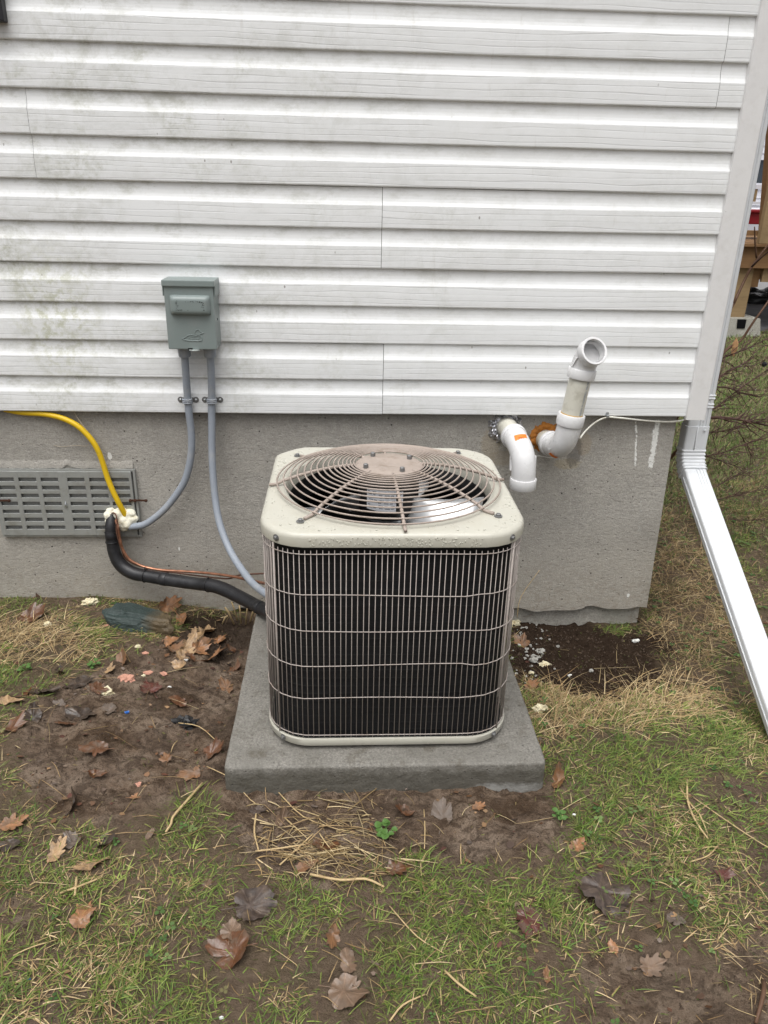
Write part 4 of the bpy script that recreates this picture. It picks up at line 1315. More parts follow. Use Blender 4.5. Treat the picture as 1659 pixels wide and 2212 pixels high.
# printed line on the riser, wrapped round the pipe
cu = bpy.data.curves.new("print_text", 'FONT'); cu.body = "36 Min. Clearance to combustib"; cu.size = .0115
to = bpy.data.objects.new("print_text", cu); COL.objects.link(to)
bpy.context.view_layer.update()
tm = bpy.data.meshes.new_from_object(to.evaluated_get(bpy.context.evaluated_depsgraph_get()))
bpy.data.objects.remove(to)
xs_ = [w.co.x for w in tm.vertices]; L_ = max(xs_)
sc_ = .122/L_
side_ = Vector((1, 0, 0)); side_ = (side_ - ud*side_.dot(ud)).normalized(); outv = ud.cross(side_).normalized()
if outv.y > 0: outv = -outv
vv = []
for w in tm.vertices:
    s = w.co.x*sc_; t = (w.co.y - .004)*1.1
    a = math.radians(-32) - t/PR
    p = pb1 - ud*(.018 + s) + (outv*math.cos(a) - side_*math.sin(a))*(PR+.0008)
    vv.append(p)
mk("printed_text", vv, [tuple(p.vertices) for p in tm.polygons], MT['print_'], mid)
rf = MB(); rnd = random.Random(4)
crumple_ring(rf, .684, .548, PR-.008, PR+.021, .009, 48, 5, .12, rnd)
o = rf.build("foam_seal", MT['rustfoam'], None, True); tag(o, "rust-orange aged foam round the right flue pipe hole", "foam")
m = MB(); m.tube([at(*q) for q in ((1253, 947, -.02), (1260, 937, -.008), (1272, 924, .0), (1290, 910, .0), (1312, 901.5, -.008), (1335, 902.5, -.004), (1370, 906, .004), (1400, 909, .01), (1440, 911, .014), (1465, 909.5, .012), (1486, 904, .006))], .0031, 10, sub=4)
cbl = m.build("white_cable", MT['cable'], None, True); tag(cbl, "white cable running under the siding edge to the house corner", "cable")
q = at(1312, 894, -.004); m = MB(); m.lathe([(.006, 0), (.006, .002)], (q.x, -.002, q.z), Vector((0, -1, 0)), 12); m.box(q.x-.005, q.x+.005, -.014, -.003, q.z-.012, q.z-.003, .001)
m.lathe([(.004, .002), (.0035, .005)], (q.x, -.002, q.z), Vector((0, -1, 0)), 6); m.build("clip", MT['galv'], cbl)
m = MB(); m.tube([at(*q) for q in ((1140, 987, .022), (1150, 986, .02), (1165, 985, .02), (1183, 988, .018), (1195, 989, .022))], .0016, 6, sub=3)
o = m.build("caulk_bead", MT['white'], None, True); tag(o, "short white caulk string under the right flue pipe elbow", "caulk")

# ------------------------------------------------------------------ downspout
dsx0, dsx1, dsy0, dsy1 = 1.2150, 1.2945, .120, .172
ds = empty("downspout", (1.255, .1, -.1)); tag(ds, "white metal downspout at the house corner bending out over the lawn", "downspout")
def dsec(n_rib=True, grow=0.0, ribs=True):
    """ribbed rectangular section: (s across 0..1, t depth 0..1) loop"""
    w, d = .0795 + grow*2, .052 + grow*2
    pts = []
    r = .008
    def arc(cx, cy, a0):
        for k in range(4):
            a = math.radians(a0 + 30*k); pts.append((cx + r*math.cos(a), cy + r*math.sin(a)))
    arc(w/2-r, -d/2+r, -90); arc(w/2-r, d/2-r, 0); arc(-w/2+r, d/2-r, 90); arc(-w/2+r, -d/2+r, 180)
    if ribs:
        # front face: two grooves right of the middle
        for xg in (.000, .011, .022):
            pts += [(xg-.0035, -d/2), (xg-.0018, -d/2+.0028), (xg+.0018, -d/2+.0028), (xg+.0035, -d/2)]
    return pts
def loft(secs, name, mat, parent):
    L = len(secs[0]); v = [p for s in secs for p in s]; f = []
    for i in range(len(secs)-1):
        for k in range(L): f.append((i*L+k, i*L+(k+1) % L, (i+1)*L+(k+1) % L, (i+1)*L+k))
    f.append(tuple(range(L))[::-1]); f.append(tuple(range((len(secs)-1)*L, len(secs)*L)))
    return mk(name, v, f, mat, parent, True, 35)
dcx, dcy = (dsx0+dsx1)/2, (dsy0+dsy1)/2
def sec_at(c, tilt, pts):
    """tilt 0 = vertical pipe (section horizontal); section tips towards the viewer by tilt"""
    ey = Vector((0, math.cos(tilt), -math.sin(tilt)*-1.0*-1)); out = []
    ey = Vector((0, math.cos(tilt), -math.sin(tilt)))
    for (s, t) in pts: out.append(Vector(c) + Vector((1, 0, 0))*s + ey*t)
    return out
S = dsec()
loft([sec_at((dcx, dcy, z), 0, S) for z in (2.7, 1.6, .52)], "upright_pipe", MT['gutter'], ds)
for (u, v) in ((1541, 858), (1540, 877)):
    z = at(u, v, dsy0).z
    SB = dsec(grow=.0022, ribs=False)
    loft([sec_at((dcx, dcy, z+dz_), 0, dsec(grow=g, ribs=False)) for dz_, g in ((-.008, .0012), (-.0055, .0030), (-.002, .0012), (.002, .0012), (.0055, .0030), (.008, .0012))], "band", MT['gutter'], ds)
SL = math.atan(.58)                    # fall of the run below horizontal
tb = math.pi/2 - SL                    # how far the run leans from vertical
# crimped elbow
P0 = Vector((dcx, dcy, .545)); secs = []
NB = 22; R_ = .095; z0_ = .475
for i in range(4): secs.append(sec_at((dcx, dcy, lerp(.560, z0_+.004, i/3)), 0, dsec(grow=.0022, ribs=False)))
for i in range(NB+1):
    t = tb*i/NB
    c = Vector((dcx, dcy - R_*(1-math.cos(t)), z0_ - R_*math.sin(t)))
    secs.append(sec_at(c, t, dsec(grow=.0022 + (.0024 if i % 4 in (1, 2) else 0), ribs=False)))
loft(secs, "crimped_elbow", MT['gutter'], ds)
c0 = Vector((dcx, dcy - R_*(1-math.cos(tb)), z0_ - R_*math.sin(tb)))
dd = Vector((0, -math.sin(tb), -math.cos(tb)))
loft([sec_at(c0 + dd*s, tb, S if s > .02 else S) for s in (-.005, .02, .4, .8, 1.06)], "sloping_run", MT['gutter'], ds)
# rolled seams
for sgn in (0,):
    m = MB(); A = c0 + Vector((-.0405, 0, 0)) + dd*.02; m.tube([A, A + dd*1.03], .0028, 6); m.build("seam", MT['gutter'], ds, True)
m = MB(); m.tube([(dcx-.004, dsy0-.0035, .56), (dcx-.004, dsy0-.0035, z0_)], .0022, 6); m.build("seam", MT['gutter'], ds, True)
hexbolt((dcx+.022, dsy0-.004, .548), Vector((0, -1, 0)), .0035, "screw", ds, MT['gutter'])

# ------------------------------------------------------------------ rock and scraps on the soil
def px2m(u, v, px):
    p = gpt(u, v); return px/1661.0 * (p - CAM).dot(FWD)
rp = gpt(296, 1352)
rk = MB(); rnd = random.Random(2)
bm = bmesh.new(); bmesh.ops.create_icosphere(bm, subdivisions=4, radius=1.0)
for w in bm.verts:
    d = w.co.copy()
    k = 1 + .22*math.sin(2.1*d.x+1.0)*math.cos(1.7*d.y) + .10*math.sin(5*d.x+3*d.y+2*d.z)
    k += .30*float(fbm(np.array([d.x*2.2+d.z]), np.array([d.y*2.2-d.z*1.5]), 91, 5)[0])
    w.co = d*k
    # flat split top and a stepped front
    w.co.z = min(w.co.z, .62 - .10*w.co.x) if w.co.y > -.55 else min(w.co.z, .42)
    w.co.x = max(w.co.x, -1.02 + .12*w.co.z)
    w.co = Vector((w.co.x*.128, w.co.y*.052, w.co.z*.062))
me = bpy.data.meshes.new("slate_rock"); bm.to_mesh(me); bm.free(); me.materials.append(MT['rock'])
o = link(bpy.data.objects.new("rock", me)); o.location = (rp.x, rp.y+.012, rp.z+.014); o.rotation_euler = (math.radians(-6), math.radians(7), math.radians(-6))
tag(o, "blue-grey slate rock half sunk in soil below the black line", "rock")

def scrap(name, label, cat, u, v, px, mat, n=4, seed=0, flat=.6, group=None, amp=.4):
    p = gpt(u, v); r = px2m(u, v, px)/2; m = MB(); rnd = random.Random(seed)
    z = hz(p.x, p.y)
    for k in range(n):
        a = rnd.uniform(0, 6.28); q = rnd.uniform(0, .55)*r if n > 1 else 0
        s = r*rnd.uniform(.45, .8) if n > 1 else r
        m.blob((p.x+q*math.cos(a), p.y+q*math.sin(a)*.8, z + s*flat*.55), (s, s*rnd.uniform(.6, 1), s*flat), seed*31+k, amp, 7, 9, 1.9)
    o = m.build(name, mat, None, False); tag(o, label, cat, group); return o
SC = [("cream foam chunk on the mud right of the dark maple leaf pile", 229, 1487, 34, 'foamA', 6), ("cream foam flake in the grass left of the slate rock", 102, 1352, 20, 'foamA', 3),
      ("cream foam lump touching the left end of the slate rock", 196, 1303, 30, 'foamA', 5), ("round cream foam bead under the tan leaves by the rock", 396, 1382, 22, 'foamA', 2),
      ("small cream foam crumb below the middle of the slate rock", 298, 1397, 18, 'foamA', 3), ("tiny cream crumb beside the pale pink crumb on mud", 310, 1461, 10, 'foamA', 2),
      ("largest cream foam chunk on the dry grass right of the slab", 1165, 1533, 34, 'foamA', 5), ("yellowed foam lump among crumbs on dark soil right of unit", 1178, 1431, 30, 'foamA', 4),
      ("cream foam heap against the right side of the air conditioner", 1108, 1345, 32, 'foamA', 6), ("small cream foam crumb on soil just right of the slab", 1148, 1457, 14, 'foamA', 2),
      ("grey mortar lump above the yellowed foam on dark soil", 1170, 1402, 26, 'foamG', 5), ("flat grey mortar crumb left of the yellowed foam lump", 1152, 1427, 20, 'foamG', 4),
      ("long pink foam strip lying on the mud", 272, 1464, 40, 'foamP', 4), ("pink foam crumb on the mud below the rock", 316, 1420, 18, 'foamP', 3),
      ("pale pink crumb on the mud beside cream crumb", 321, 1453, 20, 'foamP', 3), ("pink foam scrap at the front foot of the rock", 228, 1355, 17, 'foamP', 2),
      ("pink foam piece under the tan leaf by the rock", 417, 1389, 17, 'foamP', 2), ("small pink scrap on mud well below the maroon leaf", 353, 1461, 15, 'foamP', 2),
      ("short orange-pink stub on the mud left of the slab", 298, 1689, 20, 'foamP', 2),
      ("white pebble in the grass below the slab's right corner", 1240, 1763, 12, 'white', 2), ("white chip on the dark soil near the house corner", 1371, 1387, 15, 'white', 2),
      ("tiny white chip on dark soil below the footing", 1232, 1456, 8, 'white', 1), ("small white chip on mud above the maroon maple leaf", 366, 1482, 8, 'white', 1),
      ("white scrap at the bottom edge of the lawn", 476, 2196, 12, 'white', 2),
      ("round tan snail shell on the dark soil", 1277, 1450, 11, 'foamG', 1), ("white bit beside the brown curled leaf near slab", 402, 1428, 11, 'white', 3)]
for k, (lb, u, v, px, mt, n_) in enumerate(SC):
    nm = {'foamA': 'foam_chunk', 'foamG': 'mortar_crumb', 'foamP': 'pink_scrap', 'white': 'white_chip'}[mt]
    scrap(nm, lb, {'foamA': 'foam', 'foamG': 'rubble', 'foamP': 'foam', 'white': 'chip'}[mt], u, v, px, MT[mt], n_, k+3, .6 if mt != 'foamP' else .35)
rb_ = MB(); rnd = random.Random(91)          # crumbs of old foam and mortar along the slab's right side
for k in range(70):
    u, v = rnd.gauss(1140, 26), rnd.gauss(1400, 38)
    if not (1098 < u < 1215 and 1325 < v < 1480): continue
    p = gpt(u, v); r_ = rnd.uniform(.002, .007); rb_.blob((p.x, p.y, hz(p.x, p.y)+r_*.4), (r_, r_*rnd.uniform(.6, 1), r_*.7), k, .4, 5, 6)
o = rb_.build("foam_rubble", MT['foamG'], None); tag(o, "crumbly pale rubble strewn along the right side of the slab", "rubble", kind="stuff")
scrap("plastic_scrap", "crumpled black plastic scrap on the mud left of the slab", "plastic", 395, 1555, 46, MT['black'], 8, 71, .45, None, .7)
scrap("bottle_cap", "bright blue plastic bit beside the mottled leaf on mud", "plastic", 275, 1547, 9, MT['blueplastic'], 1, 72)
scrap("bottle_cap", "tiny blue bit in the grass near the lower left edge", "plastic", 62, 2121, 8, MT['blueplastic'], 1, 73)

# ------------------------------------------------------------------ fallen leaves
LM = {}
def leafmat(k):
    pal = dict(tan=((.26, .155, .075), (.43, .29, .155)), orange=((.20, .090, .038), (.35, .175, .080)), brown=((.11, .05, .022), (.23, .115, .05)),
               dark=((.016, .011, .008), (.058, .040, .030)), maroon=((.055, .016, .013), (.125, .042, .030)), grey=((.06, .045, .036), (.15, .115, .09)),
               pale=((.115, .072, .046), (.205, .135, .088)), wetbrown=((.055, .022, .010), (.15, .062, .025)), purple=((.026, .018, .014), (.080, .055, .043)))
    if k not in LM: LM[k] = mat_leaf("leaf_" + k, *pal[k], .36 if k in ('dark', 'maroon', 'wetbrown') else .5)
    return LM[k]
OUT = dict(
    oak=[(0, 1.0), (10, .84), (18, .66), (26, .88), (34, .84), (44, .52), (58, .74), (70, .66), (86, .42), (104, .56), (122, .50), (140, .42), (165, .46), (180, .52)],
    maple=[(0, 1.0), (5, .84), (11, .86), (18, .64), (25, .60), (31, .78), (38, .80), (44, .97), (50, .82), (57, .84), (64, .64), (74, .56), (82, .66), (97, .80), (106, .64), (118, .60), (135, .50), (155, .46), (172, .40), (180, .22)],
    broad=[(0, .96), (8, .84), (16, .88), (26, .76), (36, .86), (46, .92), (56, .80), (70, .72), (84, .80), (98, .82), (112, .66), (130, .64), (150, .54), (168, .48), (180, .30)],
    oval=[(0, .95), (12, .80), (18, .84), (26, .66), (36, .72), (48, .56), (62, .60), (80, .46), (100, .52), (120, .46), (140, .54), (160, .50), (180, .58)])
def leaf(label, u, v, px, col, kind='oak', rot=None, curl=.25, tilt=0.0, seed=0, lift=None, tiltdir=None):
    if lift is None: lift = .003 if (v > 1780 and curl < .2) else .002
    rnd = random.Random(seed*7+1)
    p = gpt(u, v); L = px2m(u, v, px)*.55
    ol = OUT[kind]; NA = 72; rings_ = (0.0, .2, .4, .6, .8, 1.0)
    vs = [Vector((0, 0, 0))]; vein = [1.0]
    folda = rnd.uniform(-.6, .6); fr = rnd.uniform(.6, 1.0); ph = rnd.uniform(0, 6.28)
    asym = rnd.uniform(.85, 1.1)
    fx, fy = rnd.uniform(0, 50), rnd.uniform(0, 50); ca_, sa_ = math.cos(folda*3), math.sin(folda*3)
    def nz_(x, y, f): return snoise(x*f+fx, y*f+fy, 7)
    def zf(x, y):
        d = math.hypot(x, y); pj = x*ca_ + y*sa_; pq = -x*sa_ + y*ca_
        c = curl*(pj*pj*1.5 + .35*pq*pq*math.copysign(1, ph-3.1)) + curl*.4*abs(pq)
        return c + .16*nz_(x, y, 2.0)*(.3+d) + .06*nz_(x, y, 5.0) + .022*nz_(x, y, 11.0)
    tips = [(0, .36*rnd.uniform(.8, 1.2), rnd.uniform(10, 16))] + [(sg*(48+rnd.uniform(-9, 9)), .32*rnd.uniform(.6, 1.2), rnd.uniform(9, 16)) for sg in (-1, 1)] + [(sg*(102+rnd.uniform(-12, 12)), .22*rnd.uniform(.4, 1.2), rnd.uniform(9, 18)) for sg in (-1, 1)]
    tears = [(rnd.uniform(-170, 170), rnd.uniform(.15, .42), rnd.uniform(4, 9)) for _ in range(rnd.randrange(1, 4))]
    warp = [rnd.uniform(-7, 7) for _ in range(8)]
    def outline(a):
        s_ = (a+180) % 360-180
        if kind in ('maple', 'broad'):
            k_ = 1.35 if kind == 'maple' else .62
            r_ = (.42 if kind == 'maple' else .64)*(1 - .35*(abs(s_)/180)**3)
            for (t_, am, w_) in tips:
                dd_ = abs((s_-t_+180) % 360-180); r_ += am*k_*math.exp(-dd_/w_)
                r_ += am*.35*k_*math.exp(-abs(dd_-15)/4)
        else:
            s2 = abs(s_ + warp[int((a % 360)//45)]*math.sin(math.radians(a*4))); r_ = np.interp(min(s2, 180), [q[0] for q in ol], [q[1] for q in ol])
        for (t_, am, w_) in tears: r_ *= 1 - am*math.exp(-(abs((s_-t_+180) % 360-180)/w_)**2)
        return r_*(1 + .07*nz_(math.cos(math.radians(a))*3, math.sin(math.radians(a))*3, 2.0) + .03*nz_(math.cos(math.radians(a))*9, math.sin(math.radians(a))*9, 2.0))
    va = [0, 46, -46, 100, -100, 180] if kind in ('maple', 'broad') else [0, 180]
    for r in rings_[1:]:
        for k in range(NA):
            a = 360*k/NA; aa = a if a <= 180 else 360-a
            rad = outline(a) * (asym if a > 180 else 1)
            # lower rings are rounder than the outline
            rr_ = r*lerp(.62, rad, r**.8) if r < 1 else rad
            x, y = rr_*math.cos(math.radians(a)), rr_*math.sin(math.radians(a))*fr
            vs.append(Vector((x, y, zf(x, y))))
            dv = min(abs((a-w+180) % 360-180) for w in va)
            vein.append(1.0 if dv < 3.3 else 0.0)
    fs = [(0, 1+k, 1+(k+1) % NA) for k in range(NA)]
    for i in range(len(rings_)-2):
        for k in range(NA):
            a, b = 1+i*NA, 1+(i+1)*NA
            fs.append((a+k, b+k, b+(k+1) % NA, a+(k+1) % NA))
    # stalk
    st = MB(); e = Vector((-.5, 0, zf(-.5, 0))); st.tube([Vector((-.3, 0, zf(-.3, 0)+.01)), e, e + Vector((-.35, .1*rnd.uniform(-1, 1), .05))], [.012, .014, .020], 5)
    n0 = len(vs); vs += [Vector(q) for q in st.v]; fs += [tuple(i+n0 for i in q) for q in st.f]; vein += [.7]*len(st.v)
    zmin = min(q.z for q in vs)
    vs = [Vector((q.x*L, q.y*L, (q.z-zmin)*L)) for q in vs]
    me = bpy.data.meshes.new("fallen_leaf"); me.from_pydata(vs, [], fs); me.update()
    me.polygons.foreach_set("use_smooth", [True]*len(me.polygons)); me.materials.append(leafmat(col))
    a_ = me.attributes.new("vein", 'FLOAT', 'POINT'); a_.data.foreach_set("value", np.array(vein, np.float32))
    o = link(bpy.data.objects.new("fallen_leaf", me))
    z = hz(p.x, p.y)
    o.location = (p.x, p.y, z + lift)
    td = tiltdir if tiltdir is not None else rnd.uniform(0, 6.28)
    q = Matrix.Rotation(tilt, 3, Vector((math.cos(td), math.sin(td), 0))) @ Matrix.Rotation(rnd.uniform(0, 6.28) if rot is None else math.radians(rot), 3, 'Z')
    o.rotation_euler = q.to_euler()
    tag(o, label, "leaf", "fallen leaves"); return o
LV = [
 ("orange-tan oak leaf at the left edge of the lawn", 20, 1785, 80, 'orange', 'oak', 20, .12, .15),
 ("dark leaf under the orange-tan leaf at the left edge", 25, 1828, 60, 'dark', 'oval', 200, .2, .1),
 ("tan oak leaf lying left of the curled yellowish leaf", 120, 1852, 90, 'tan', 'oak', 70, .15, .15),
 ("curled yellowish tan leaf with its dark end in the lower left grass", 190, 1872, 95, 'tan', 'oval', 35, .35, .3),
 ("flat orange star-shaped leaf alone in the lower left grass", 175, 1993, 105, 'orange', 'maple', 80, .12, .05),
 ("dark curled leaf standing up at the mud's lower edge", 160, 1742, 70, 'dark', 'oval', 60, .5, .9),
 ("grey-brown maple leaf touching the tan oak leaf at left", 158, 1826, 75, 'grey', 'maple', 130, .25, .1),
 ("black wet leaf at the mud edge right of the grey maple leaf", 232, 1818, 70, 'dark', 'broad', 250, .3, .3),
 ("purplish grey maple leaf flat in the middle of the lawn", 540, 1962, 130, 'purple', 'broad', 15, .12, .05),
 ("glossy dark red-brown leaf arched above the lower middle lawn", 512, 2060, 125, 'wetbrown', 'broad', 170, .45, .35),
 ("pale brown leaf beneath the arched red-brown leaf", 498, 2022, 70, 'pale', 'broad', 90, .1, 0),
 ("upright tan-brown leaf in the lawn below the straw pile", 720, 2014, 75, 'brown', 'oak', 260, .3, .4),
 ("pale pinkish leaf pressed into mud below the tan-brown leaf", 752, 2078, 75, 'pale', 'oval', 100, .08, 0),
 ("wide pale brown leaf near the bottom edge of the lawn", 742, 2142, 120, 'pale', 'broad', 340, .18, .1),
 ("maroon leaf with pale veins in the lower right lawn", 1140, 1992, 115, 'maroon', 'broad', 250, .14, .1),
 ("large grey-black maple leaf in the lower right lawn", 1297, 1924, 140, 'purple', 'broad', 300, .14, .08),
 ("curled orange-brown leaf on the mud right of the straw", 872, 1752, 70, 'wetbrown', 'oval', 200, .6, .5),
 ("crumpled grey-brown leaf on the mud in front of the slab", 955, 1762, 90, 'grey', 'broad', 80, .35, .3),
 ("wet dark brown leaf lying on the straw pile", 698, 1830, 85, 'wetbrown', 'oval', 10, .2, .2),
 ("brown leaf against the slab's lower right corner", 1205, 1688, 65, 'brown', 'oval', 60, .45, .5),
 ("curled orange-brown leaf on mud between rock and slab", 449, 1428, 70, 'orange', 'oval', 30, .5, .5),
 ("big pale tan leaf propped by the right end of the rock", 416, 1370, 80, 'tan', 'oval', 10, .25, .6),
 ("tan folded leaf just below the big pale tan leaf", 398, 1402, 60, 'tan', 'oval', 70, .4, .5),
 ("yellow-brown leaf curled beside the rock's lower right side", 362, 1390, 65, 'orange', 'oval', 30, .45, .4),
 ("small tan leaf curled like a boat on the upper mud", 386, 1441, 55, 'tan', 'oval', 330, .55, .4),
 ("dark maroon maple leaf lying flat on the upper mud", 327, 1487, 85, 'maroon', 'maple', 120, .12, .05),
 ("brown leaf half buried in mud right of the maroon leaf", 387, 1515, 60, 'wetbrown', 'oval', 150, .35, .2),
 ("narrow red-brown leaf standing on mud above the pink strip", 267, 1430, 65, 'brown', 'oval', 95, .5, .6),
 ("yellowish brown lobed leaf above the pink strip's left end", 234, 1452, 55, 'tan', 'maple', 80, .2, .2),
 ("large blackish leaf flat at the left edge of the mud", 160, 1476, 95, 'dark', 'broad', 20, .15, .05),
 ("dark mud-stained leaf below the large blackish leaf", 168, 1536, 90, 'dark', 'oval', 350, .18, .1),
 ("flat tan leaf at the far left above the mud", 18, 1520, 70, 'tan', 'oval', 10, .15, .1),
 ("large dark brown leaf in the grass left of the rock", 63, 1338, 85, 'wetbrown', 'broad', 40, .3, .3),
 ("brown leaf leaning on the wall foot at left", 88, 1286, 60, 'wetbrown', 'oval', 60, .5, .8),
 ("pale tan leaf at the wall foot near the left edge", 50, 1271, 50, 'tan', 'maple', 20, .3, .5),
 ("pointed tan oak leaf standing behind the slate rock", 357, 1320, 85, 'orange', 'oak', 60, .2, .9),
 ("tan oak leaf tip draped over the rock's right end", 392, 1340, 70, 'orange', 'oak', 300, .25, .4),
 ("brown leaf on crumbs beside the unit's right side", 1127, 1389, 65, 'brown', 'maple', 110, .25, .4),
 ("reddish tan leaf on dry grass right of the slab", 1147, 1488, 55, 'orange', 'maple', 40, .35, .3),
 ("dark brown leaf under the broken corner of the footing", 1372, 1340, 50, 'wetbrown', 'oval', 80, .3, .7),
 ("crumpled red-brown leaf at the slab's left edge", 455, 1622, 90, 'wetbrown', 'maple', 30, .6, .5),
 ("mottled olive leaf on mud beside the blue bit", 238, 1537, 70, 'grey', 'oval', 140, .35, .35),
 ("small hollow brown leaf curled on the left mud", 203, 1672, 55, 'wetbrown', 'oval', 10, .65, .4),
 ("small orange leaf at the mud's lower edge", 292, 1709, 45, 'orange', 'oval', 10, .25, .2),
 ("flat brown leaf on the mud near the slab's left corner", 420, 1666, 75, 'brown', 'maple', 200, .15, .1),
 ("dark leaf pressed in mud below the mottled olive leaf", 212, 1626, 85, 'wetbrown', 'oval', 170, .15, .1),
 ("small orange-brown leaf in mid mud left of the slab", 361, 1644, 45, 'brown', 'oak', 110, .3, .3),
 ("orange-brown leaf bits below the slab's right corner", 1245, 1832, 60, 'orange', 'oval', 20, .25, .3),
 ("brown oak leaf under straw at the front edge of mud", 852, 1881, 75, 'wetbrown', 'oak', 10, .15, .1),
 ("brown leaf under the long straws in front of slab", 655, 1872, 70, 'brown', 'oval', 20, .15, .1),
 ("tiny pinkish brown leaf in the grass right of the curled tan leaf", 445, 1912, 38, 'pale', 'oak', 70, .25, .2),
 ("small pinkish tan leaf in the grass below the thick straw", 322, 1804, 35, 'pale', 'oval', 60, .3, .3),
 ("small orange leaf in the muddy lower right lawn", 1324, 2056, 42, 'orange', 'oval', 100, .2, .2),
 ("pale brown torn leaf in the lower right mud", 1402, 2084, 80, 'pale', 'oak', 10, .2, .15),
 ("reddish brown leaf tip at the bottom of the lower right grass", 1180, 2116, 42, 'brown', 'oval', 80, .2, .2),
 ("pale grey leaf hanging on the straw below the slab", 607, 1766, 65, 'pale', 'oval', 95, .3, .6),
 ("dark purple leaf on the mud left of the straw pile", 550, 1744, 50, 'purple', 'oak', 10, .3, .3),
 ("reddish leaf at the left edge below the tan flat leaf", 25, 1575, 80, 'wetbrown', 'maple', 70, .15, .1),
 ("brown leaf pushed against the slab's upper left side", 505, 1445, 55, 'wetbrown', 'maple', 70, .4, .4),
 ("dull brown leaf on mud above the curled orange-brown leaf", 425, 1398, 70, 'brown', 'oval', 20, .2, .2),
 ("bent brown leaf on mud at slab's middle left side", 490, 1480, 55, 'brown', 'oval', 120, .3, .4),
 ("dark leaf clump in the grass near lower right edge", 1560, 1890, 70, 'maroon', 'maple', 30, .3, .2),
 ("rusty leaf fragment in the straw right of slab front", 1030, 1745, 40, 'orange', 'oak', 30, .2, .1),
 ("grey-brown leaf in the far right lower mud", 1460, 1990, 60, 'grey', 'broad', 200, .2, .15),
]
HEAP = [("tan oval leaf on top of the heap between rock and slab", 412, 1388, 70, 'tan', 'oval'), ("brown oak leaf at the heap's left end below the rock", 372, 1408, 66, 'brown', 'oak'),
        ("orange-brown lobed leaf in the middle of the leaf heap", 425, 1412, 62, 'orange', 'maple'), ("wet brown leaf under the heap's lower edge", 408, 1430, 58, 'wetbrown', 'oval'),
        ("brown curled leaf at the heap's right end by the slab", 478, 1408, 60, 'brown', 'oval'), ("tan lobed leaf at the back of the leaf heap", 440, 1362, 62, 'tan', 'maple'),
        ("small orange oak leaf between heap and stubble", 470, 1375, 50, 'orange', 'oak'), ("wet brown lobed leaf beside the slab above the heap", 500, 1395, 52, 'wetbrown', 'maple'),
        ("brown oval leaf half under the big pale tan leaf", 440, 1385, 64, 'brown', 'oval'), ("tan oak leaf folded at the heap's front", 392, 1420, 52, 'tan', 'oak')]
rnd = random.Random(77)
for k, (lb, u, v, px, col, kind) in enumerate(HEAP):
    leaf(lb, u, v, px, col, kind, None, rnd.uniform(.3, .6), rnd.uniform(.2, .7), 200+k, rnd.uniform(.004, .016))
SOG = [("soggy blackish leaf left of the large blackish leaf", 105, 1490, 75, 'dark', 'maple'), ("wet brown leaf at the far left above the mud edge", 55, 1502, 62, 'wetbrown', 'oval'),
       ("dark soggy oval leaf below the far left tan leaf", 70, 1545, 78, 'dark', 'oval'), ("grey soggy lobed leaf between the two blackish leaves", 128, 1512, 66, 'grey', 'maple'),
       ("wet brown lobed leaf right of the large blackish leaf", 205, 1490, 58, 'wetbrown', 'maple'), ("small dark leaf above the large blackish leaf", 130, 1452, 52, 'dark', 'oval'),
       ("wet brown oval leaf under the mud-stained leaf", 150, 1560, 60, 'wetbrown', 'oval')]
for k, (lb, u, v, px, col, kind) in enumerate(SOG):
    leaf(lb, u, v, px, col, kind, None, rnd.uniform(.15, .4), rnd.uniform(.1, .5), 240+k)
for k, r in enumerate(LV):
    lb, u, v, px, col, kind, rot, curl, tilt = r
    leaf(lb, u, v, px, col, kind, rot, curl, tilt, k)

# ------------------------------------------------------------------ grass, straw and crumbs
def blades(name, X, Y, L, W, az, el, tint, mat, bend=.5, base=None):
    """three-segment bent blades as one mesh"""
    n = len(X)
    if n == 0: return None
    Z = height(X, Y) - .003
    d = np.stack([np.cos(az), np.sin(az)], -1)
    s = np.stack([-np.sin(az), np.cos(az)], -1)
    ts = [0, .45, .8, 1.0]; ws = [1, .9, .55, 0]
    vs = []
    for t, w in zip(ts, ws):
        out = L * (np.cos(el)*t + bend*.35*t*t)
        upz = L * (np.sin(el)*t - bend*.30*t*t)
        px = X + d[:, 0]*out; py = Y + d[:, 1]*out; pz = Z + np.maximum(upz, .0015*t)
        if w > 0:
            vs.append(np.stack([px - s[:, 0]*W*w/2, py - s[:, 1]*W*w/2, pz], -1))
            vs.append(np.stack([px + s[:, 0]*W*w/2, py + s[:, 1]*W*w/2, pz + W*.25], -1))
        else:
            vs.append(np.stack([px, py, pz], -1))
    co = np.stack(vs, 1)                       # n,7,3
    b = (np.arange(n)*7)[:, None]
    tr = np.concatenate([b + np.array([[0, 1, 3]]), b + np.array([[0, 3, 2]]), b + np.array([[2, 3, 5]]), b + np.array([[2, 5, 4]]), b + np.array([[4, 5, 6]])], 0)
    me = bpy.data.meshes.new(name)
    me.vertices.add(n*7); me.vertices.foreach_set("co", co.astype(np.float32).ravel())
    me.loops.add(tr.size); me.loops.foreach_set("vertex_index", tr.astype(np.int32).ravel())
    me.polygons.add(len(tr)); me.polygons.foreach_set("loop_start", np.arange(0, tr.size, 3, dtype=np.int32))
    me.polygons.foreach_set("loop_total", np.full(len(tr), 3, np.int32))
    me.update(calc_edges=True)
    c = np.repeat(np.concatenate([tint, np.ones((n, 1))], 1)[:, None, :], 7, 1)
    at_ = me.attributes.new("tint", 'FLOAT_COLOR', 'POINT'); at_.data.foreach_set("color", c.astype(np.float32).ravel())
    me.materials.append(mat)
    return link(bpy.data.objects.new(name, me))
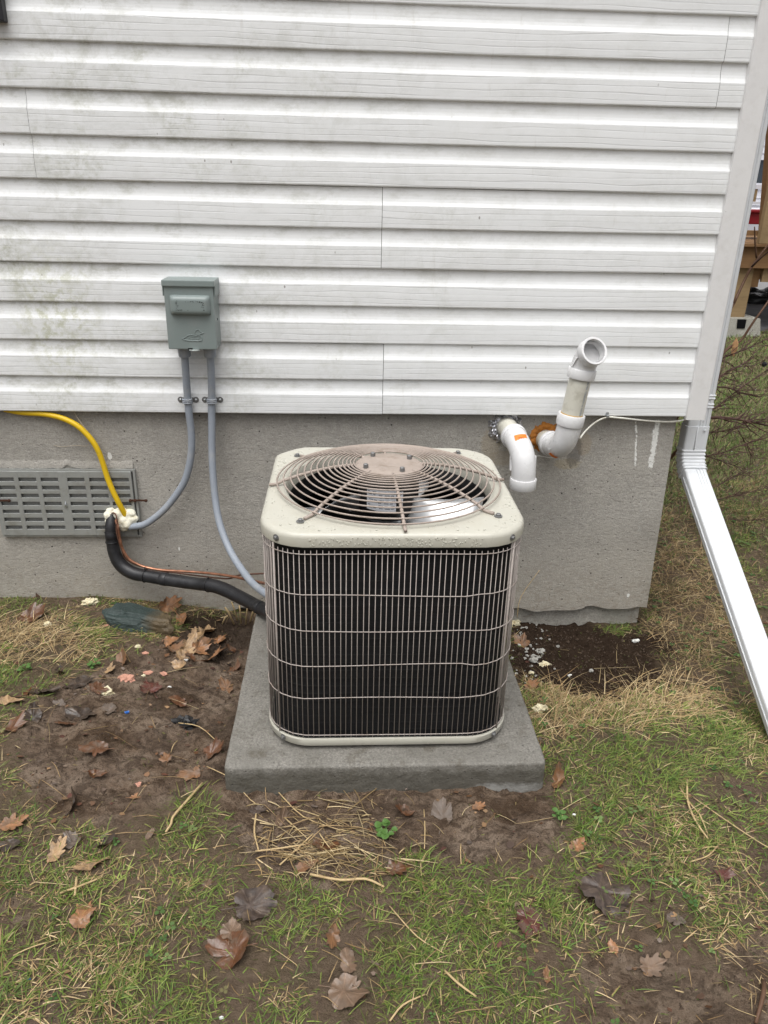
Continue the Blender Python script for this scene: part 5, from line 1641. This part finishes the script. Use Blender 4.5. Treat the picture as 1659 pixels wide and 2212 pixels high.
def tints(n, pal, jit=.25):
    pal = np.array(pal); k = RNG.integers(0, len(pal), n); t = RNG.random((n, 1))
    k2 = RNG.integers(0, len(pal), n)
    c = pal[k]*(1-.5*t) + pal[k2]*.5*t
    return np.clip(c * (1 + jit*(RNG.random((n, 1))*2-1)), 0, 1)
GREEN = [(.088, .142, .022), (.140, .200, .038), (.058, .105, .024), (.195, .232, .062), (.11, .150, .045), (.18, .178, .055)]
STRAWC = [(.42, .32, .17), (.52, .41, .24), (.30, .21, .10), (.36, .25, .13), (.24, .155, .075)]
pad_in = lambda X, Y: (X > PX0-.002) & (X < PX1+.002) & (Y > PY0-.002) & (Y < PY1)
def scatter(N, x0, x1, y0, y1):
    return RNG.uniform(x0, x1, N), RNG.uniform(y0, y1, N)
def dens(X, Y):
    return np.clip(1 - 1.06*mud(X, Y), 0, 1) * np.clip(1 - 1.0*dug(X, Y), 0, 1)
inhouse = lambda X, Y: (Y > .04) & (X < 1.16)
# near lawn
X, Y = scatter(560000, -1.55, 2.4, -1.78, 1.5)
patch = fbm(X*3.2, Y*3.2, 101, 4); patch2 = fbm(X*11, Y*11, 103, 3)
pr = dens(X, Y) * np.clip(.55 + 1.0*patch + 1.4*patch2, .05, 1)
def offleaf(X, Y):
    m = np.ones(len(X))
    for r in LV:
        p = gpt(r[1], r[2]); R = px2m(r[1], r[2], r[3])*.34
        m = np.where(np.hypot(X-p.x, (Y-p.y)) < R, .22, m)
    return m
keep = (RNG.random(len(X)) < pr*offleaf(X, Y)) & ~pad_in(X, Y) & ~inhouse(X, Y)
X, Y = X[keep], Y[keep]
isdead = RNG.random(len(X)) < np.clip(.22 + .70*strawz(X, Y) + .75*fbm(X*4, Y*4, 107, 3) + .25*sstep(.9, 1.2, X), .08, .95)
def near_lawn(sel, name, label, pal, Lr, mat, el):
    x, y = X[sel], Y[sel]; n = len(x)
    az = RNG.random(n)*6.283; L = RNG.uniform(*Lr, n)*(1+.35*fbm(x*5, y*5, 109, 2)); W = RNG.uniform(.0010, .0022, n)
    o = blades(name, x, y, L, W, az, RNG.uniform(el[0], el[1], n), tints(n, pal), mat, .8)
    tag(o, label, "grass", kind="stuff")
near_lawn(~isdead, "lawn_grass", "short green lawn grass round the mud", GREEN, (.014, .040), MT['grass'], (.08, 1.05))
near_lawn(isdead, "dead_grass", "matted dead straw-coloured grass among the lawn", STRAWC, (.014, .046), MT['straw'], (.02, .60))
# short matted thatch close to the soil
HX, HY = scatter(190000, -1.5, 1.95, -1.75, .5)
hk = (RNG.random(len(HX)) < np.clip(dens(HX, HY)*np.clip(.75 + .7*fbm(HX*3.2, HY*3.2, 101, 4) + .5*fbm(HX*11, HY*11, 103, 3), .12, 1), .05, 1)*.75*offleaf(HX, HY)) & ~pad_in(HX, HY) & ~inhouse(HX, HY)
HX, HY = HX[hk], HY[hk]; n = len(HX)
o = blades("thatch", HX, HY, RNG.uniform(.006, .018, n), RNG.uniform(.0010, .0024, n), RNG.random(n)*6.283, RNG.uniform(.02, .7, n), tints(n, [(.085, .115, .025), (.12, .155, .035), (.16, .155, .055), (.22, .165, .08), (.085, .062, .035), (.065, .10, .022)], .35), MT['grass'], .8)
tag(o, "short matted thatch of the thin lawn", "grass", kind="stuff")
# rooted tufts of longer blades
TX, TY = scatter(13000, -1.55, 2.4, -1.78, 1.5)
pt_ = fbm(TX*3.2, TY*3.2, 101, 4)
tk = (RNG.random(len(TX)) < dens(TX, TY)*np.clip(.30+1.3*pt_, .03, 1)*offleaf(TX, TY)) & ~pad_in(TX, TY) & ~inhouse(TX, TY)
TX, TY = TX[tk], TY[tk]; nb = RNG.integers(6, 15, len(TX)); rep = np.repeat(np.arange(len(TX)), nb)
az = RNG.random(len(rep))*6.283; rr0 = RNG.random(len(rep))*.006
x, y = TX[rep] + rr0*np.cos(az), TY[rep] + rr0*np.sin(az); n = len(x)
tsz = RNG.uniform(.6, 1.35, len(TX))[rep]; tcol = tints(len(TX), GREEN, .3)[rep]*(1 + .25*(RNG.random((n, 1))*2-1))
dd2 = (RNG.random(n) < .16)[:, None]; tcol = np.where(dd2, tints(n, STRAWC), tcol)
o = blades("grass_tufts", x, y, RNG.uniform(.015, .036, n)*tsz, RNG.uniform(.0012, .0032, n), az + RNG.normal(0, .5, n), RNG.uniform(.20, 1.15, n), tcol, MT['grass'], .9)
tag(o, "longer rooted grass tufts through the lawn", "grass", kind="stuff")
# dry tangle by the corner and right of the slab: longer bent stems
X, Y = scatter(60000, -1.5, 1.9, -1.2, .6)
keep = (RNG.random(len(X)) < .42*strawz(X, Y)) & ~pad_in(X, Y) & ~inhouse(X, Y)
X, Y = X[keep], Y[keep]; n = len(X)
o = blades("dry_tangle", X, Y, RNG.uniform(.04, .11, n), RNG.uniform(.0010, .0021, n), RNG.random(n)*6.283, RNG.uniform(.1, .9, n), tints(n, STRAWC), MT['straw'], 1.2)
tag(o, "tangled long dry grass by the corner and right of the slab", "grass", kind="stuff")
# farther lawn behind the corner
Y = .35 + 11.8*RNG.random(105000)**1.7; X = (Y + 2.44)*RNG.uniform(.44, .80, len(Y))
keep = (X > 1.35) & (RNG.random(len(X)) < sstep(.3, 2.2, Y)*np.clip(.85+.6*fbm(X*1.5, Y*1.5, 113, 3), .15, 1)) & (sdist(np.array([(4.55, 6.25), (8.5, 6.3), (8.5, 9.2), (6.2, 9.3), (5.2, 7.8)]), X, Y) < 0)
X, Y = X[keep], Y[keep]; n = len(X)
dry = (RNG.random(n) < np.clip(1.0 - Y*.5, .06, .5))[:, None]
tn = tints(n, [(.10, .18, .035), (.15, .24, .055), (.19, .25, .08), (.12, .17, .05), (.30, .26, .14)])
tn = np.where(dry, tints(n, STRAWC + [(.10, .12, .05), (.16, .13, .07)])*.8, tn*.78)
o = blades("far_lawn_grass", X, Y, RNG.uniform(.02, .05, n)*(1+Y/12), RNG.uniform(.0013, .0024, n)*(1+Y/3.0), RNG.random(n)*6.283, RNG.uniform(.5, 1.3, n), tn, MT['grass'], .6)
tag(o, "greener lawn behind the house corner", "grass", kind="stuff")
# clover and small ground leaves
X, Y = scatter(16000, -1.6, 2.6, -1.8, 1.4)
cl = sstep(.12, .4, fbm(X*3, Y*3, 131, 3)) * .5 + .85*sstep(1.05, 1.25, X)*sstep(-.75, -.4, Y)
keep = (RNG.random(len(X)) < cl*dens(X, Y)*.34) & ~pad_in(X, Y) & ~inhouse(X, Y)
X, Y = X[keep], Y[keep]; n = len(X); Z = height(X, Y)
cv = MB(); tn = tints(n, [(.05, .10, .03), (.08, .14, .04), (.12, .17, .06), (.16, .12, .06)]); cols = []
for i in range(n):
    r = RNG.uniform(.003, .0068); z = Z[i] + RNG.uniform(.004, .018); a0 = RNG.uniform(0, 6.28); tl = RNG.uniform(-.4, .4)
    for k in range(3):
        a = a0 + k*2.094; c = Vector((X[i]+r*math.cos(a), Y[i]+r*math.sin(a), z))
        vv = [c + Vector((r*math.cos(b)*.85, r*math.sin(b)*.85, r*.5*tl*math.cos(b-a0))) for b in [a+math.pi+j*1.2566 for j in range(5)]]
        cv.add(vv, [(0, 1, 2, 3, 4)]); cols += [(*tn[i], 1)]*5
o = cv.build("clover", MT['grass'], None); tag(o, "low clover leaves scattered through the lawn", "clover", kind="stuff")
a_ = o.data.attributes.new("tint", 'FLOAT_COLOR', 'POINT'); a_.data.foreach_set("color", np.array(cols, np.float32).ravel())
# shredded leaf litter
X, Y = scatter(9000, -1.3, 1.6, -1.75, .0)
lt = .05 + .22*mud(X, Y) + .25*sstep(.1, .45, fbm(X*3.5, Y*3.5, 151, 3))
keep = (RNG.random(len(X)) < lt*.45) & ~pad_in(X, Y) & ~inhouse(X, Y)
X, Y = X[keep], Y[keep]; n = len(X); Z = height(X, Y); lf = MB(); cols = []
tn = tints(n, [(.10, .05, .025), (.16, .09, .05), (.05, .035, .028), (.24, .15, .08), (.09, .04, .03), (.15, .12, .10)], .35)
for i in range(n):
    s = RNG.uniform(.003, .011); a0 = RNG.uniform(0, 6.28); k = RNG.integers(4, 8); tl, tw = RNG.uniform(-.5, .5), RNG.uniform(0, 6.28)
    vv = []
    for j in range(k):
        b = a0 + 2*math.pi*j/k; r = s*RNG.uniform(.45, 1.1)
        vv.append((X[i]+r*math.cos(b), Y[i]+.8*r*math.sin(b), Z[i]+.003+abs(tl)*s*.6+tl*r*math.cos(b-tw)+RNG.uniform(-.001, .001)))
    lf.add(vv, [tuple(range(k))]); cols += [(*tn[i], 1)]*k
o = lf.build("leaf_litter", MT['straw'], None); tag(o, "small shredded bits of rotten leaves over mud and lawn", "leaf litter", kind="stuff")
a_ = o.data.attributes.new("tint", 'FLOAT_COLOR', 'POINT'); a_.data.foreach_set("color", np.array(cols, np.float32).ravel())
# soil crumbs
X, Y = scatter(60000, -1.3, 1.3, -1.7, .02)
keep = (RNG.random(len(X)) < np.clip(.38*mud(X, Y) + .45*dug(X, Y), 0, 1)) & ~pad_in(X, Y)
X, Y = X[keep], Y[keep]; Z = height(X, Y)
cr = MB(); ico = [(0, 0, 1), (.9, 0, -.2), (-.3, .85, -.3), (-.4, -.8, -.2), (.2, .2, -1)]; fc = [(0, 1, 2), (0, 2, 3), (0, 3, 1), (4, 2, 1), (4, 3, 2), (4, 1, 3)]
DG = dug(X, Y)
for i in range(len(X)):
    s = RNG.uniform(.0012, .0036)*(1 + .9*DG[i]*RNG.random()**3 + 1.2*(RNG.random() < .06)); a = RNG.uniform(0, 6.28); ca, sa = math.cos(a), math.sin(a)
    cr.add([(X[i]+s*(p[0]*ca-p[1]*sa), Y[i]+s*(p[0]*sa+p[1]*ca), Z[i]+s*(p[2]*.8+.2)) for p in ico], fc)
o = cr.build("soil_crumbs", simple("soil_crumb", (.085, .060, .043), .85, 0, .25, .5, 60), None); tag(o, "loose soil crumbs on the mud and dug earth", "soil", kind="stuff")
# scattered thin straws over mud and lawn
st = MB(); rnd = random.Random(41); cols = []
def straw(a, b, r, col, kink=None, lift=.004):
    pa_, pb_ = gpt(*a), gpt(*b); n0 = len(st.v)
    pa_.z = hz(pa_.x, pa_.y)+lift; pb_.z = hz(pb_.x, pb_.y)+lift
    mid_ = pa_.lerp(pb_, rnd.uniform(.3, .7)) + Vector((rnd.uniform(-.003, .003), rnd.uniform(-.003, .003), rnd.uniform(0, .006)))
    st.tube([pa_, mid_, pb_], [r, r*.9, r*.5], 5, sub=2)
    cols.extend([(*col, 1)]*(len(st.v)-n0))
for k in range(330):
    u = rnd.gauss(690, 110); v = rnd.gauss(1790, 48) if k % 2 else rnd.gauss(1850, 30)
    if not (520 < u < 930 and 1712 < v < 1915): continue
    a = rnd.gauss(.35, .9); L = rnd.uniform(8, 26) if k % 3 else rnd.uniform(25, 70)
    c = STRAWC[rnd.randrange(4)]; fct = rnd.uniform(.6, 1.15)
    straw((u-L*math.cos(a), v-L*.55*math.sin(a)), (u+L*math.cos(a), v+L*.55*math.sin(a)), rnd.choice([.0005, .0007, .0009, .0012, .0016]), tuple(q*fct for q in c), lift=rnd.uniform(.001, .008))
for k in range(230):
    u = rnd.uniform(-20, 1680); v = rnd.uniform(1380, 2230)
    if 470 < u < 1190 and v < 1730: continue
    a = rnd.uniform(0, 6.28); L = rnd.uniform(12, 48)
    c = STRAWC[rnd.randrange(5)]
    straw((u-L*math.cos(a), v-L*.6*math.sin(a)), (u+L*math.cos(a), v+L*.6*math.sin(a)), rnd.uniform(.0004, .0009), c, lift=rnd.uniform(.002, .012))
o = st.build("loose_straw", MT['straw'], None, True); tag(o, "thin loose straws strewn over mud and lawn", "straw", kind="stuff")
a_ = o.data.attributes.new("tint", 'FLOAT_COLOR', 'POINT'); a_.data.foreach_set("color", np.array(cols, np.float32).ravel())
# stalks one can pick out
strawm = simple("dry_stalk", (.46, .34, .18), .6, 0, .35, .2, 90, dirt=(.28, .18, .08), dscale=50)
STK = [("thick bent straw leaning below the slab's left corner", [(437, 1691), (402, 1738), (375, 1768), (370, 1785), (358, 1800)], .0030),
       ("thick straw along the lower edge of the straw pile", [(670, 1893), (735, 1904), (790, 1905), (830, 1920)], .0028),
       ("straight straw at the left foot of the straw pile", [(552, 1838), (600, 1835), (665, 1826)], .0020),
       ("short vertical straw left of the straw pile", [(553, 1753), (549, 1790), (559, 1832)], .0022),
       ("slanting straw in the middle of the straw pile", [(604, 1865), (640, 1836), (676, 1806)], .0018),
       ("long straw at the right part of the straw pile", [(598, 1704), (655, 1760), (735, 1800)], .0014),
       ("pale straw under the curled tan leaf at left", [(131, 1936), (180, 1921), (222, 1899)], .0022),
       ("stubby straw sticking down below the curled tan leaf", [(167, 1900), (166, 1920), (163, 1941)], .0028),
       ("long thin stem from the slab's left corner over the mud", [(447, 1660), (500, 1690), (540, 1720), (580, 1745)], .0011),
       ("forked brown twig in the grass right of the slab", [(1483, 1690), (1484, 1740), (1502, 1780), (1530, 1812)], .0024),
       ("second strand of the twig right of the slab", [(1467, 1705), (1488, 1742), (1510, 1765), (1528, 1800)], .0018),
       ("long pale stem at the right edge of the lawn", [(1497, 1728), (1560, 1775), (1630, 1820), (1680, 1850)], .0013),
       ("bent straw in the grass below the long pale stem", [(1490, 1862), (1530, 1850), (1553, 1822)], .0014),
       ("thin arc of straw at the right lower lawn", [(1580, 1800), (1600, 1860), (1660, 1945)], .0010),
       ("slanted straw in the lower middle grass", [(960, 2103), (990, 2135), (1028, 2160)], .0022),
       ("long straw in the lower middle grass above slanted straw", [(842, 1960), (900, 2030), (960, 2065)], .0013),
       ("straw near the bottom edge left of centre", [(842, 2210), (870, 2180), (918, 2155)], .0017),
       ("upright straw on the mud in front of the slab", [(916, 1745), (918, 1790), (917, 1830)], .0014),
       ("second upright straw on the mud right of the first", [(996, 1818), (995, 1840), (996, 1868)], .0014),
       ("straw over the black plastic scrap on the mud", [(385, 1558), (430, 1566), (470, 1596)], .0013),
       ("dark rotten stick at the lower right corner", [(1650, 2120), (1645, 2160), (1632, 2212)], .0042),
       ("thin straw on the mud above the thick bent straw", [(383, 1592), (374, 1606), (368, 1614)], .0012),
       ("straw lying on the left grass beside pebble spot", [(30, 2070), (70, 2055), (122, 2034)], .0012),
       ("straw across the dark soil right of the unit", [(1315, 1470), (1345, 1478), (1385, 1482)], .0010),
       ("thin straw leaning from the soil on the foundation", [(1117, 1335), (1125, 1290), (1165, 1232)], .0012)]
for lb, uv, r in STK:
    P = []
    for k, (u, v) in enumerate(uv):
        if "foundation" in lb:
            P.append(at(u, v, -.03 + .02*k)); continue
        p = gpt(u, v); p.z = hz(p.x, p.y) + r + .004 + (.004 if 0 < k < len(uv)-1 else 0); P.append(p)
    m = MB(); m.tube(P, [r]*(len(P)-1)+[r*.75], 7, sub=3)
    o = m.build("dry_stalk", strawm if "dark" not in lb else MT['branch'], None, True); tag(o, lb, "stalk", "dry stalks on the ground")
# cut stubble at the wall foot behind the slab
sb = empty("plant_stubble", gpt(500, 1325)); tag(sb, "cut dry plant stubs at the wall behind the slab", "plant")
for (a, b, r) in (((505, 1338), (486, 1312), .0035), ((520, 1336), (517, 1308), .003), ((530, 1338), (536, 1304), .003), ((540, 1332), (552, 1310), .0035), ((512, 1330), (500, 1300), .0025), ((548, 1336), (565, 1318), .003), ((478, 1340), (492, 1330), .003)):
    m = MB(); A = at(*a, -.05); B = at(*b, -.045); m.tube([A + Vector((0, 0, -.02)), A.lerp(B, .6), B], r, 7); m.build("stub", strawm, sb, True)
# small green plants
def plant(label, u, v, n, size, seed):
    rnd = random.Random(seed); p = gpt(u, v); z = hz(p.x, p.y)
    o = empty("small_plant", (p.x, p.y, z)); tag(o, label, "plant")
    for k in range(n):
        a = rnd.uniform(0, 6.28); L = size*rnd.uniform(.5, 1); c = Vector((p.x+L*math.cos(a), p.y+L*math.sin(a), z+size*rnd.uniform(.3, .9)))
        r = size*rnd.uniform(.25, .42); m = MB(); vv = []
        for j in range(9):
            b = 2*math.pi*j/9; vv.append(c + Vector((r*math.cos(b), r*math.sin(b), .25*r*math.cos(2*b+k))))
        m.add([c + Vector((0, 0, -.15*r))] + vv, [(0, 1+j, 1+(j+1) % 9) for j in range(9)])
        m.tube([(p.x, p.y, z), c], .0007, 4)
        ob = m.build("leaf", LEAFG, o, True)
LEAFG = simple("clover_green", (.075, .15, .035), .45, 0, .4, .3, 60)
plant("green clover plant on the mud in front of the slab", 835, 1797, 12, .024, 3)
plant("green sprig at the grass edge below the slab's right corner", 1205, 1770, 9, .018, 4)
plant("dark green sprig left of the pink strip", 205, 1440, 8, .018, 5)
plant("green weed at the unit's right by the foam heap", 1118, 1325, 9, .022, 6)
plant("bright clover tuft at the far left by the mud", 55, 1450, 9, .02, 7)

# ------------------------------------------------------------------ bare bush behind the corner
bp = Vector((1.55, 1.35, -.15))
bush = empty("bare_bush", bp); tag(bush, "leafless reddish bush growing behind the house corner", "bush")
MAIN = [([(1532, 800, 1.0), (1570, 755, 1.05), (1600, 736, 1.1), (1630, 692, 1.1), (1690, 610, 1.15)], .0075, 'branch'),
        ([(1585, 655, 1.25), (1606, 610, 1.3), (1625, 575, 1.3), (1659, 530, 1.3), (1700, 480, 1.3)], .0072, 'branch'),
        ([(1634, 557, 1.3), (1631, 525, 1.28), (1630, 490, 1.25)], .0045, 'branch'),
        ([(1624, 576, 1.3), (1645, 556, 1.25), (1670, 535, 1.2)], .0050, 'twig'),
        ([(1525, 903, .75), (1560, 902, .8), (1595, 906, .85), (1625, 912, .9), (1690, 926, 1.0)], .0070, 'twig'),
        ([(1540, 825, .9), (1565, 806, .95), (1600, 790, 1.0), (1634, 767, 1.05)], .0045, 'twig'),
        ([(1545, 780, 1.0), (1580, 766, 1.05), (1615, 752, 1.1), (1680, 720, 1.2)], .0038, 'twig'),
        ([(1535, 835, .9), (1575, 838, .95), (1600, 848, 1.0), (1640, 858, 1.05)], .0042, 'twig'),
        ([(1530, 890, .9), (1560, 870, .95), (1600, 838, 1.0), (1665, 795, 1.1)], .0042, 'twig'),
        ([(1530, 935, .8), (1565, 930, .85), (1600, 918, .9), (1670, 880, 1.0)], .0036, 'twig'),
        ([(1525, 985, .7), (1560, 978, .75), (1600, 962, .8), (1690, 935, .9)], .0036, 'twig'),
        ([(1525, 985, .75), (1570, 1000, .85), (1600, 1010, .9)], .0026, 'twig'),
        ([(1545, 1080, .7), (1600, 1068, .75), (1660, 1052, .85)], .0030, 'twig'),
        ([(1550, 1050, .7), (1580, 1032, .8), (1620, 1020, .85)], .0026, 'twig'),
        ([(1580, 1122, .6), (1620, 1124, .7), (1665, 1120, .75)], .0022, 'twig'),
        ([(1595, 930, .9), (1612, 960, .9), (1622, 985, .9)], .0026, 'twig'),
        ([(1560, 945, .8), (1590, 925, .85), (1620, 905, .9)], .0028, 'twig')]
rnd = random.Random(17); mains = []
for uvy, r, mt in MAIN:
    P = [at(*q) for q in uvy]; mains.append((P, r))
    m = MB(); m.tube(P, [lerp(r, r*.6, k/(len(P)-1)) for k in range(len(P))], 7, sub=3); m.build("branch", MT[mt], bush, True)
drops = MB()
for P, r in mains[4:]:
    for k in range(15):
        i = rnd.randrange(len(P)-1); a = P[i].lerp(P[i+1], rnd.random()); d = (P[i+1]-P[i]).normalized()
        d = (d + Vector((rnd.uniform(-.2, .9), rnd.uniform(-.5, .5), rnd.uniform(-.8, .9)))).normalized()
        L = rnd.uniform(.06, .22); pts = [a]
        for s in range(4):
            d = (d + Vector((rnd.uniform(-.3, .3), rnd.uniform(-.2, .2), rnd.uniform(-.3, .35)))).normalized(); pts.append(pts[-1] + d*L/4)
        if min(q.x - 1.24 - .0*q.y for q in pts) < .08: continue
        m = MB(); m.tube(pts, [r*.5, r*.45, r*.38, r*.3, r*.2], 5); m.build("twig", MT['twig'], bush, True)
        if rnd.random() < .4: drops.blob(pts[rnd.randrange(1, 5)] + Vector((0, 0, -.003)), .0028, k, 0, 5, 7)
for (a, b) in (((1.52, 1.45, -.2), MAIN[0][0][0]), ((1.45, 1.2, -.2), MAIN[4][0][0]), ((1.55, 1.5, -.2), MAIN[1][0][0])):
    B = at(*b); m = MB(); A = Vector(a); m.tube([A, A.lerp(B, .4) + Vector((.05, 0, .05)), B], [.010, .009, .0075], 7, sub=4); m.build("stem", MT['branch'], bush, True)
o = drops.build("rain_drops", MT['drop'], bush, True); tag(o, kind="stuff")
q = at(1590, 738, 1.05); m = MB(); m.blob(q + Vector((0, 0, -.025)), (.014, .006, .036), 3, .2, 8, 8); m.build("dead_leaf", simple("hanging_leaf", (.48, .27, .13), .6), bush)
m = MB(); m.blob(at(1651, 787, 1.1), .013, 1, .1); m.build("berry", MT['black'], bush)

# ------------------------------------------------------------------ neighbour's deck and house far right
DY = 6.0
ck = empty("timber_deck", (4.8, DY+1, -.15)); tag(ck, "brown timber deck on posts far behind the house corner", "deck")
def zat(v, y=DY, u=1620): return at(u, v, y).z
xl = at(1555, 600, DY).x - .5
m = MB(); m.box(xl, xl+5, DY, DY+.05, zat(579), zat(533)); m.build("beam", MT['deckwood'], ck)
zt_ = zat(533)
for k in range(22):
    m = MB(); m.box(xl, xl+5, DY-.06+k*.147, DY+.08+k*.147, zt_+.002, zt_+.034, .004); m.build("deck_board", MT['deckwood'], ck)
xa, xb = at(1583, 650, DY).x, at(1621, 650, DY).x
m = MB(); m.box(xa, xb, DY+.06, DY+.20, zat(690), zat(579)-.002); m.build("post", MT['postwood'], ck)
m = MB(); m.box(at(1622, 600, DY).x, at(1650, 600, DY).x, DY+.09, DY+.14, zat(622), zat(579)-.002); m.build("joist_end", MT['deckwood'], ck)
m = MB(); m.box(at(1652, 600, DY).x, at(1652, 600, DY).x+.16, DY+.055, DY+.09, zat(610), zat(579)-.002); m.build("joist_end", MT['postwood'], ck)
m = MB(); m.box(xl, xl+5, DY+.9, DY+1.3, zat(622), zat(579)-.002); m.build("under_joists", MT['postwood'], ck)
z5 = zat(503)
m = MB(); m.box(xl, xl+5, DY+.02, DY+.06, zat(509), zat(498), .003); m.build("rail", MT['deckwood'], ck)
for (u0, v0, u1, v1, w) in ((1645, 512, 1662, 300, .10), (1700, 512, 1716, 300, .10)):
    A = at(u0, v0, DY+.02); m = MB(); m.box(A.x-w/2, A.x+w/2, DY-.05, DY+.018, zt_+.036, zt_+1.9, .004); m.build("rail_post", MT['postwood'], ck)
m = MB(); m.obox(at(1660, 400, DY+.5), Vector((.05, 0, 0)), Vector((0, .05, 0)), Vector((-.1, 0, .75))); m.build("brace", MT['deckwood'], ck)
rb = empty("red_bench", at(1650, 520, DY+.8)); tag(rb, "dark red bench standing on the timber deck", "bench")
zr0, zr1 = zat(484, DY+.8), zat(459, DY+.8); xr0 = at(1606, 470, DY+.8).x
m = MB(); m.box(xr0, xr0+1.6, DY+.75, DY+.79, zr0, zr1, .01); m.build("apron", MT['red'], rb)
m = MB(); m.box(xr0-.02, xr0+1.62, DY+.72, DY+1.15, zr1+.001, zr1+.03, .008); m.build("seat", MT['red'], rb)
for dx in (.35, 1.45):
    m = MB(); m.box(xr0+dx, xr0+dx+.08, DY+.80, DY+.88, zt_+.036, zr0+.02); m.build("leg", MT['red'], rb)
# concrete deck block with its square socket
g0 = at(1590, 727, DY).z
blk = empty("deck_block", ((xa+xb)/2, DY+.1, g0)); tag(blk, "pale concrete block with square socket under the deck post", "concrete block")
xm = (xa+xb)/2 + .02; hw = .245; zt2 = zat(687)
v = [(xm-hw, DY-.10, g0-.1), (xm+hw, DY-.10, g0-.1), (xm+hw, DY+.35, g0-.1), (xm-hw, DY+.35, g0-.1), (xm-hw*.86, DY-.04, zt2), (xm+hw*.86, DY-.04, zt2), (xm+hw*.86, DY+.30, zt2), (xm-hw*.86, DY+.30, zt2)]
mk("block_body", v, [(0, 3, 2, 1), (4, 5, 6, 7), (0, 1, 5, 4), (1, 2, 6, 5), (2, 3, 7, 6), (3, 0, 4, 7)], MT['block'], blk)
q = at(1601, 699, DY-.055); m = MB(); m.box(q.x-.045, q.x+.045, DY-.072, DY-.03, q.z-.05, q.z+.045, .004); m.build("socket", MT['dark'], blk)
# wet gravel and dark stones beyond the block
g1 = onz(1640, 725, -.14); 
v = []; f = []
pth = [(4.55, 6.25), (8.5, 6.3), (8.5, 9.2), (6.2, 9.3), (5.2, 7.8)]
zg = [hz(a, b)+.03 for a, b in pth]
mk("path", [(a, b, max(zg)+.01) for (a, b) in pth] + [(a, b, -.6) for (a, b) in pth], [(0, 1, 2, 3, 4)] + [(i, i+5, (i+1) % 5+5, (i+1) % 5) for i in range(5)], MT['gravel'])
tag(bpy.data.objects["path"], "wet grey gravel path by the deck", kind="structure")
rnd = random.Random(23)
PLACE = ["nearest the deck post", "second from the deck post", "third from the deck post", "fourth from the deck post", "at the frame edge, rear row", "beyond the frame edge, rear row"]
for k in range(6):
    p = onz(1622 + k*9, 646 + (k % 2)*9, -.1)
    m = MB(); m.blob((p.x, p.y, -.06), (.20*rnd.uniform(.7, 1.2), .14, .10), k, .25, 10, 12, 1.4)
    o = m.build("dark_stone", MT['wetstone'], None, True); tag(o, "dark wet stone by the gravel path, " + PLACE[k], "stone", "dark stones by the path")
# white house across
NY = 12.0
nh = empty("neighbour_house", (10, NY, -.15)); tag(nh, "white sided neighbouring house seen past the corner", "house")
nx0 = at(1590, 350, NY).x
zb_ = -.4; k = 0; z = at(1655, 440, NY).z - 1.5
wx0, wx1 = at(1633, 370, NY).x, at(1633, 370, NY).x + 1.0
wz0, wz1 = at(1650, 396, NY).z, at(1650, 346, NY).z
zc = -.3
while zc < 5:
    m = MB(); m.box(nx0, nx0+8, NY + (.0 if k % 2 else .0), NY+.1, zc, zc+.118); 
    m.v = [(a, b - (.016 if c < zc+.01 else 0), c) for a, b, c in m.v]
    m.build("siding_board", MT['farwhite'], nh); zc += .12; k += 1
wf = MB()
for (a, b, c, d) in ((wx0-.06, wx1+.06, wz1, wz1+.07), (wx0-.06, wx1+.06, wz0-.07, wz0), (wx0-.06, wx0, wz0, wz1), (wx1, wx1+.06, wz0, wz1), (wx0+.48, wx0+.52, wz0, wz1)):
    wf.box(a, b, NY-.06, NY-.017, c, d)
w_ = wf.build("window", MT['farwhite'], nh)
m = MB(); m.box(wx0, wx1, NY-.03, NY-.0185, wz0, wz1); m.build("pane", MT['glass'], w_)
# porch rail in front of it
pr_ = empty("porch_rail", (nx0+1, NY-2, 0)); tag(pr_, "white porch rail in front of the neighbouring house", "railing")
y_ = NY-2; zr = at(1650, 404, y_).z; zr2 = at(1650, 436, y_).z; x_ = at(1605, 420, y_).x
m = MB(); m.box(x_, x_+4, y_, y_+.06, zr-.03, zr+.03); m.build("top_rail", MT['farwhite'], pr_)
m = MB(); m.box(x_, x_+4, y_, y_+.06, zr2-.04, zr2); m.build("bottom_rail", MT['farwhite'], pr_)
for k in range(28):
    m = MB(); m.box(x_+.05+k*.14, x_+.085+k*.14, y_+.012, y_+.048, zr2, zr-.03); m.build("baluster", MT['postwood'], pr_)
m = MB(); m.box(x_, x_+.1, y_-.02, y_+.08, -.4, zr+.05); m.build("rail_post", MT['farwhite'], pr_)
m = MB(); m.box(x_, x_+4, y_+.1, NY-.1, -.4, zr2-.12); m.build("porch_base", MT['farwhite'], pr_)
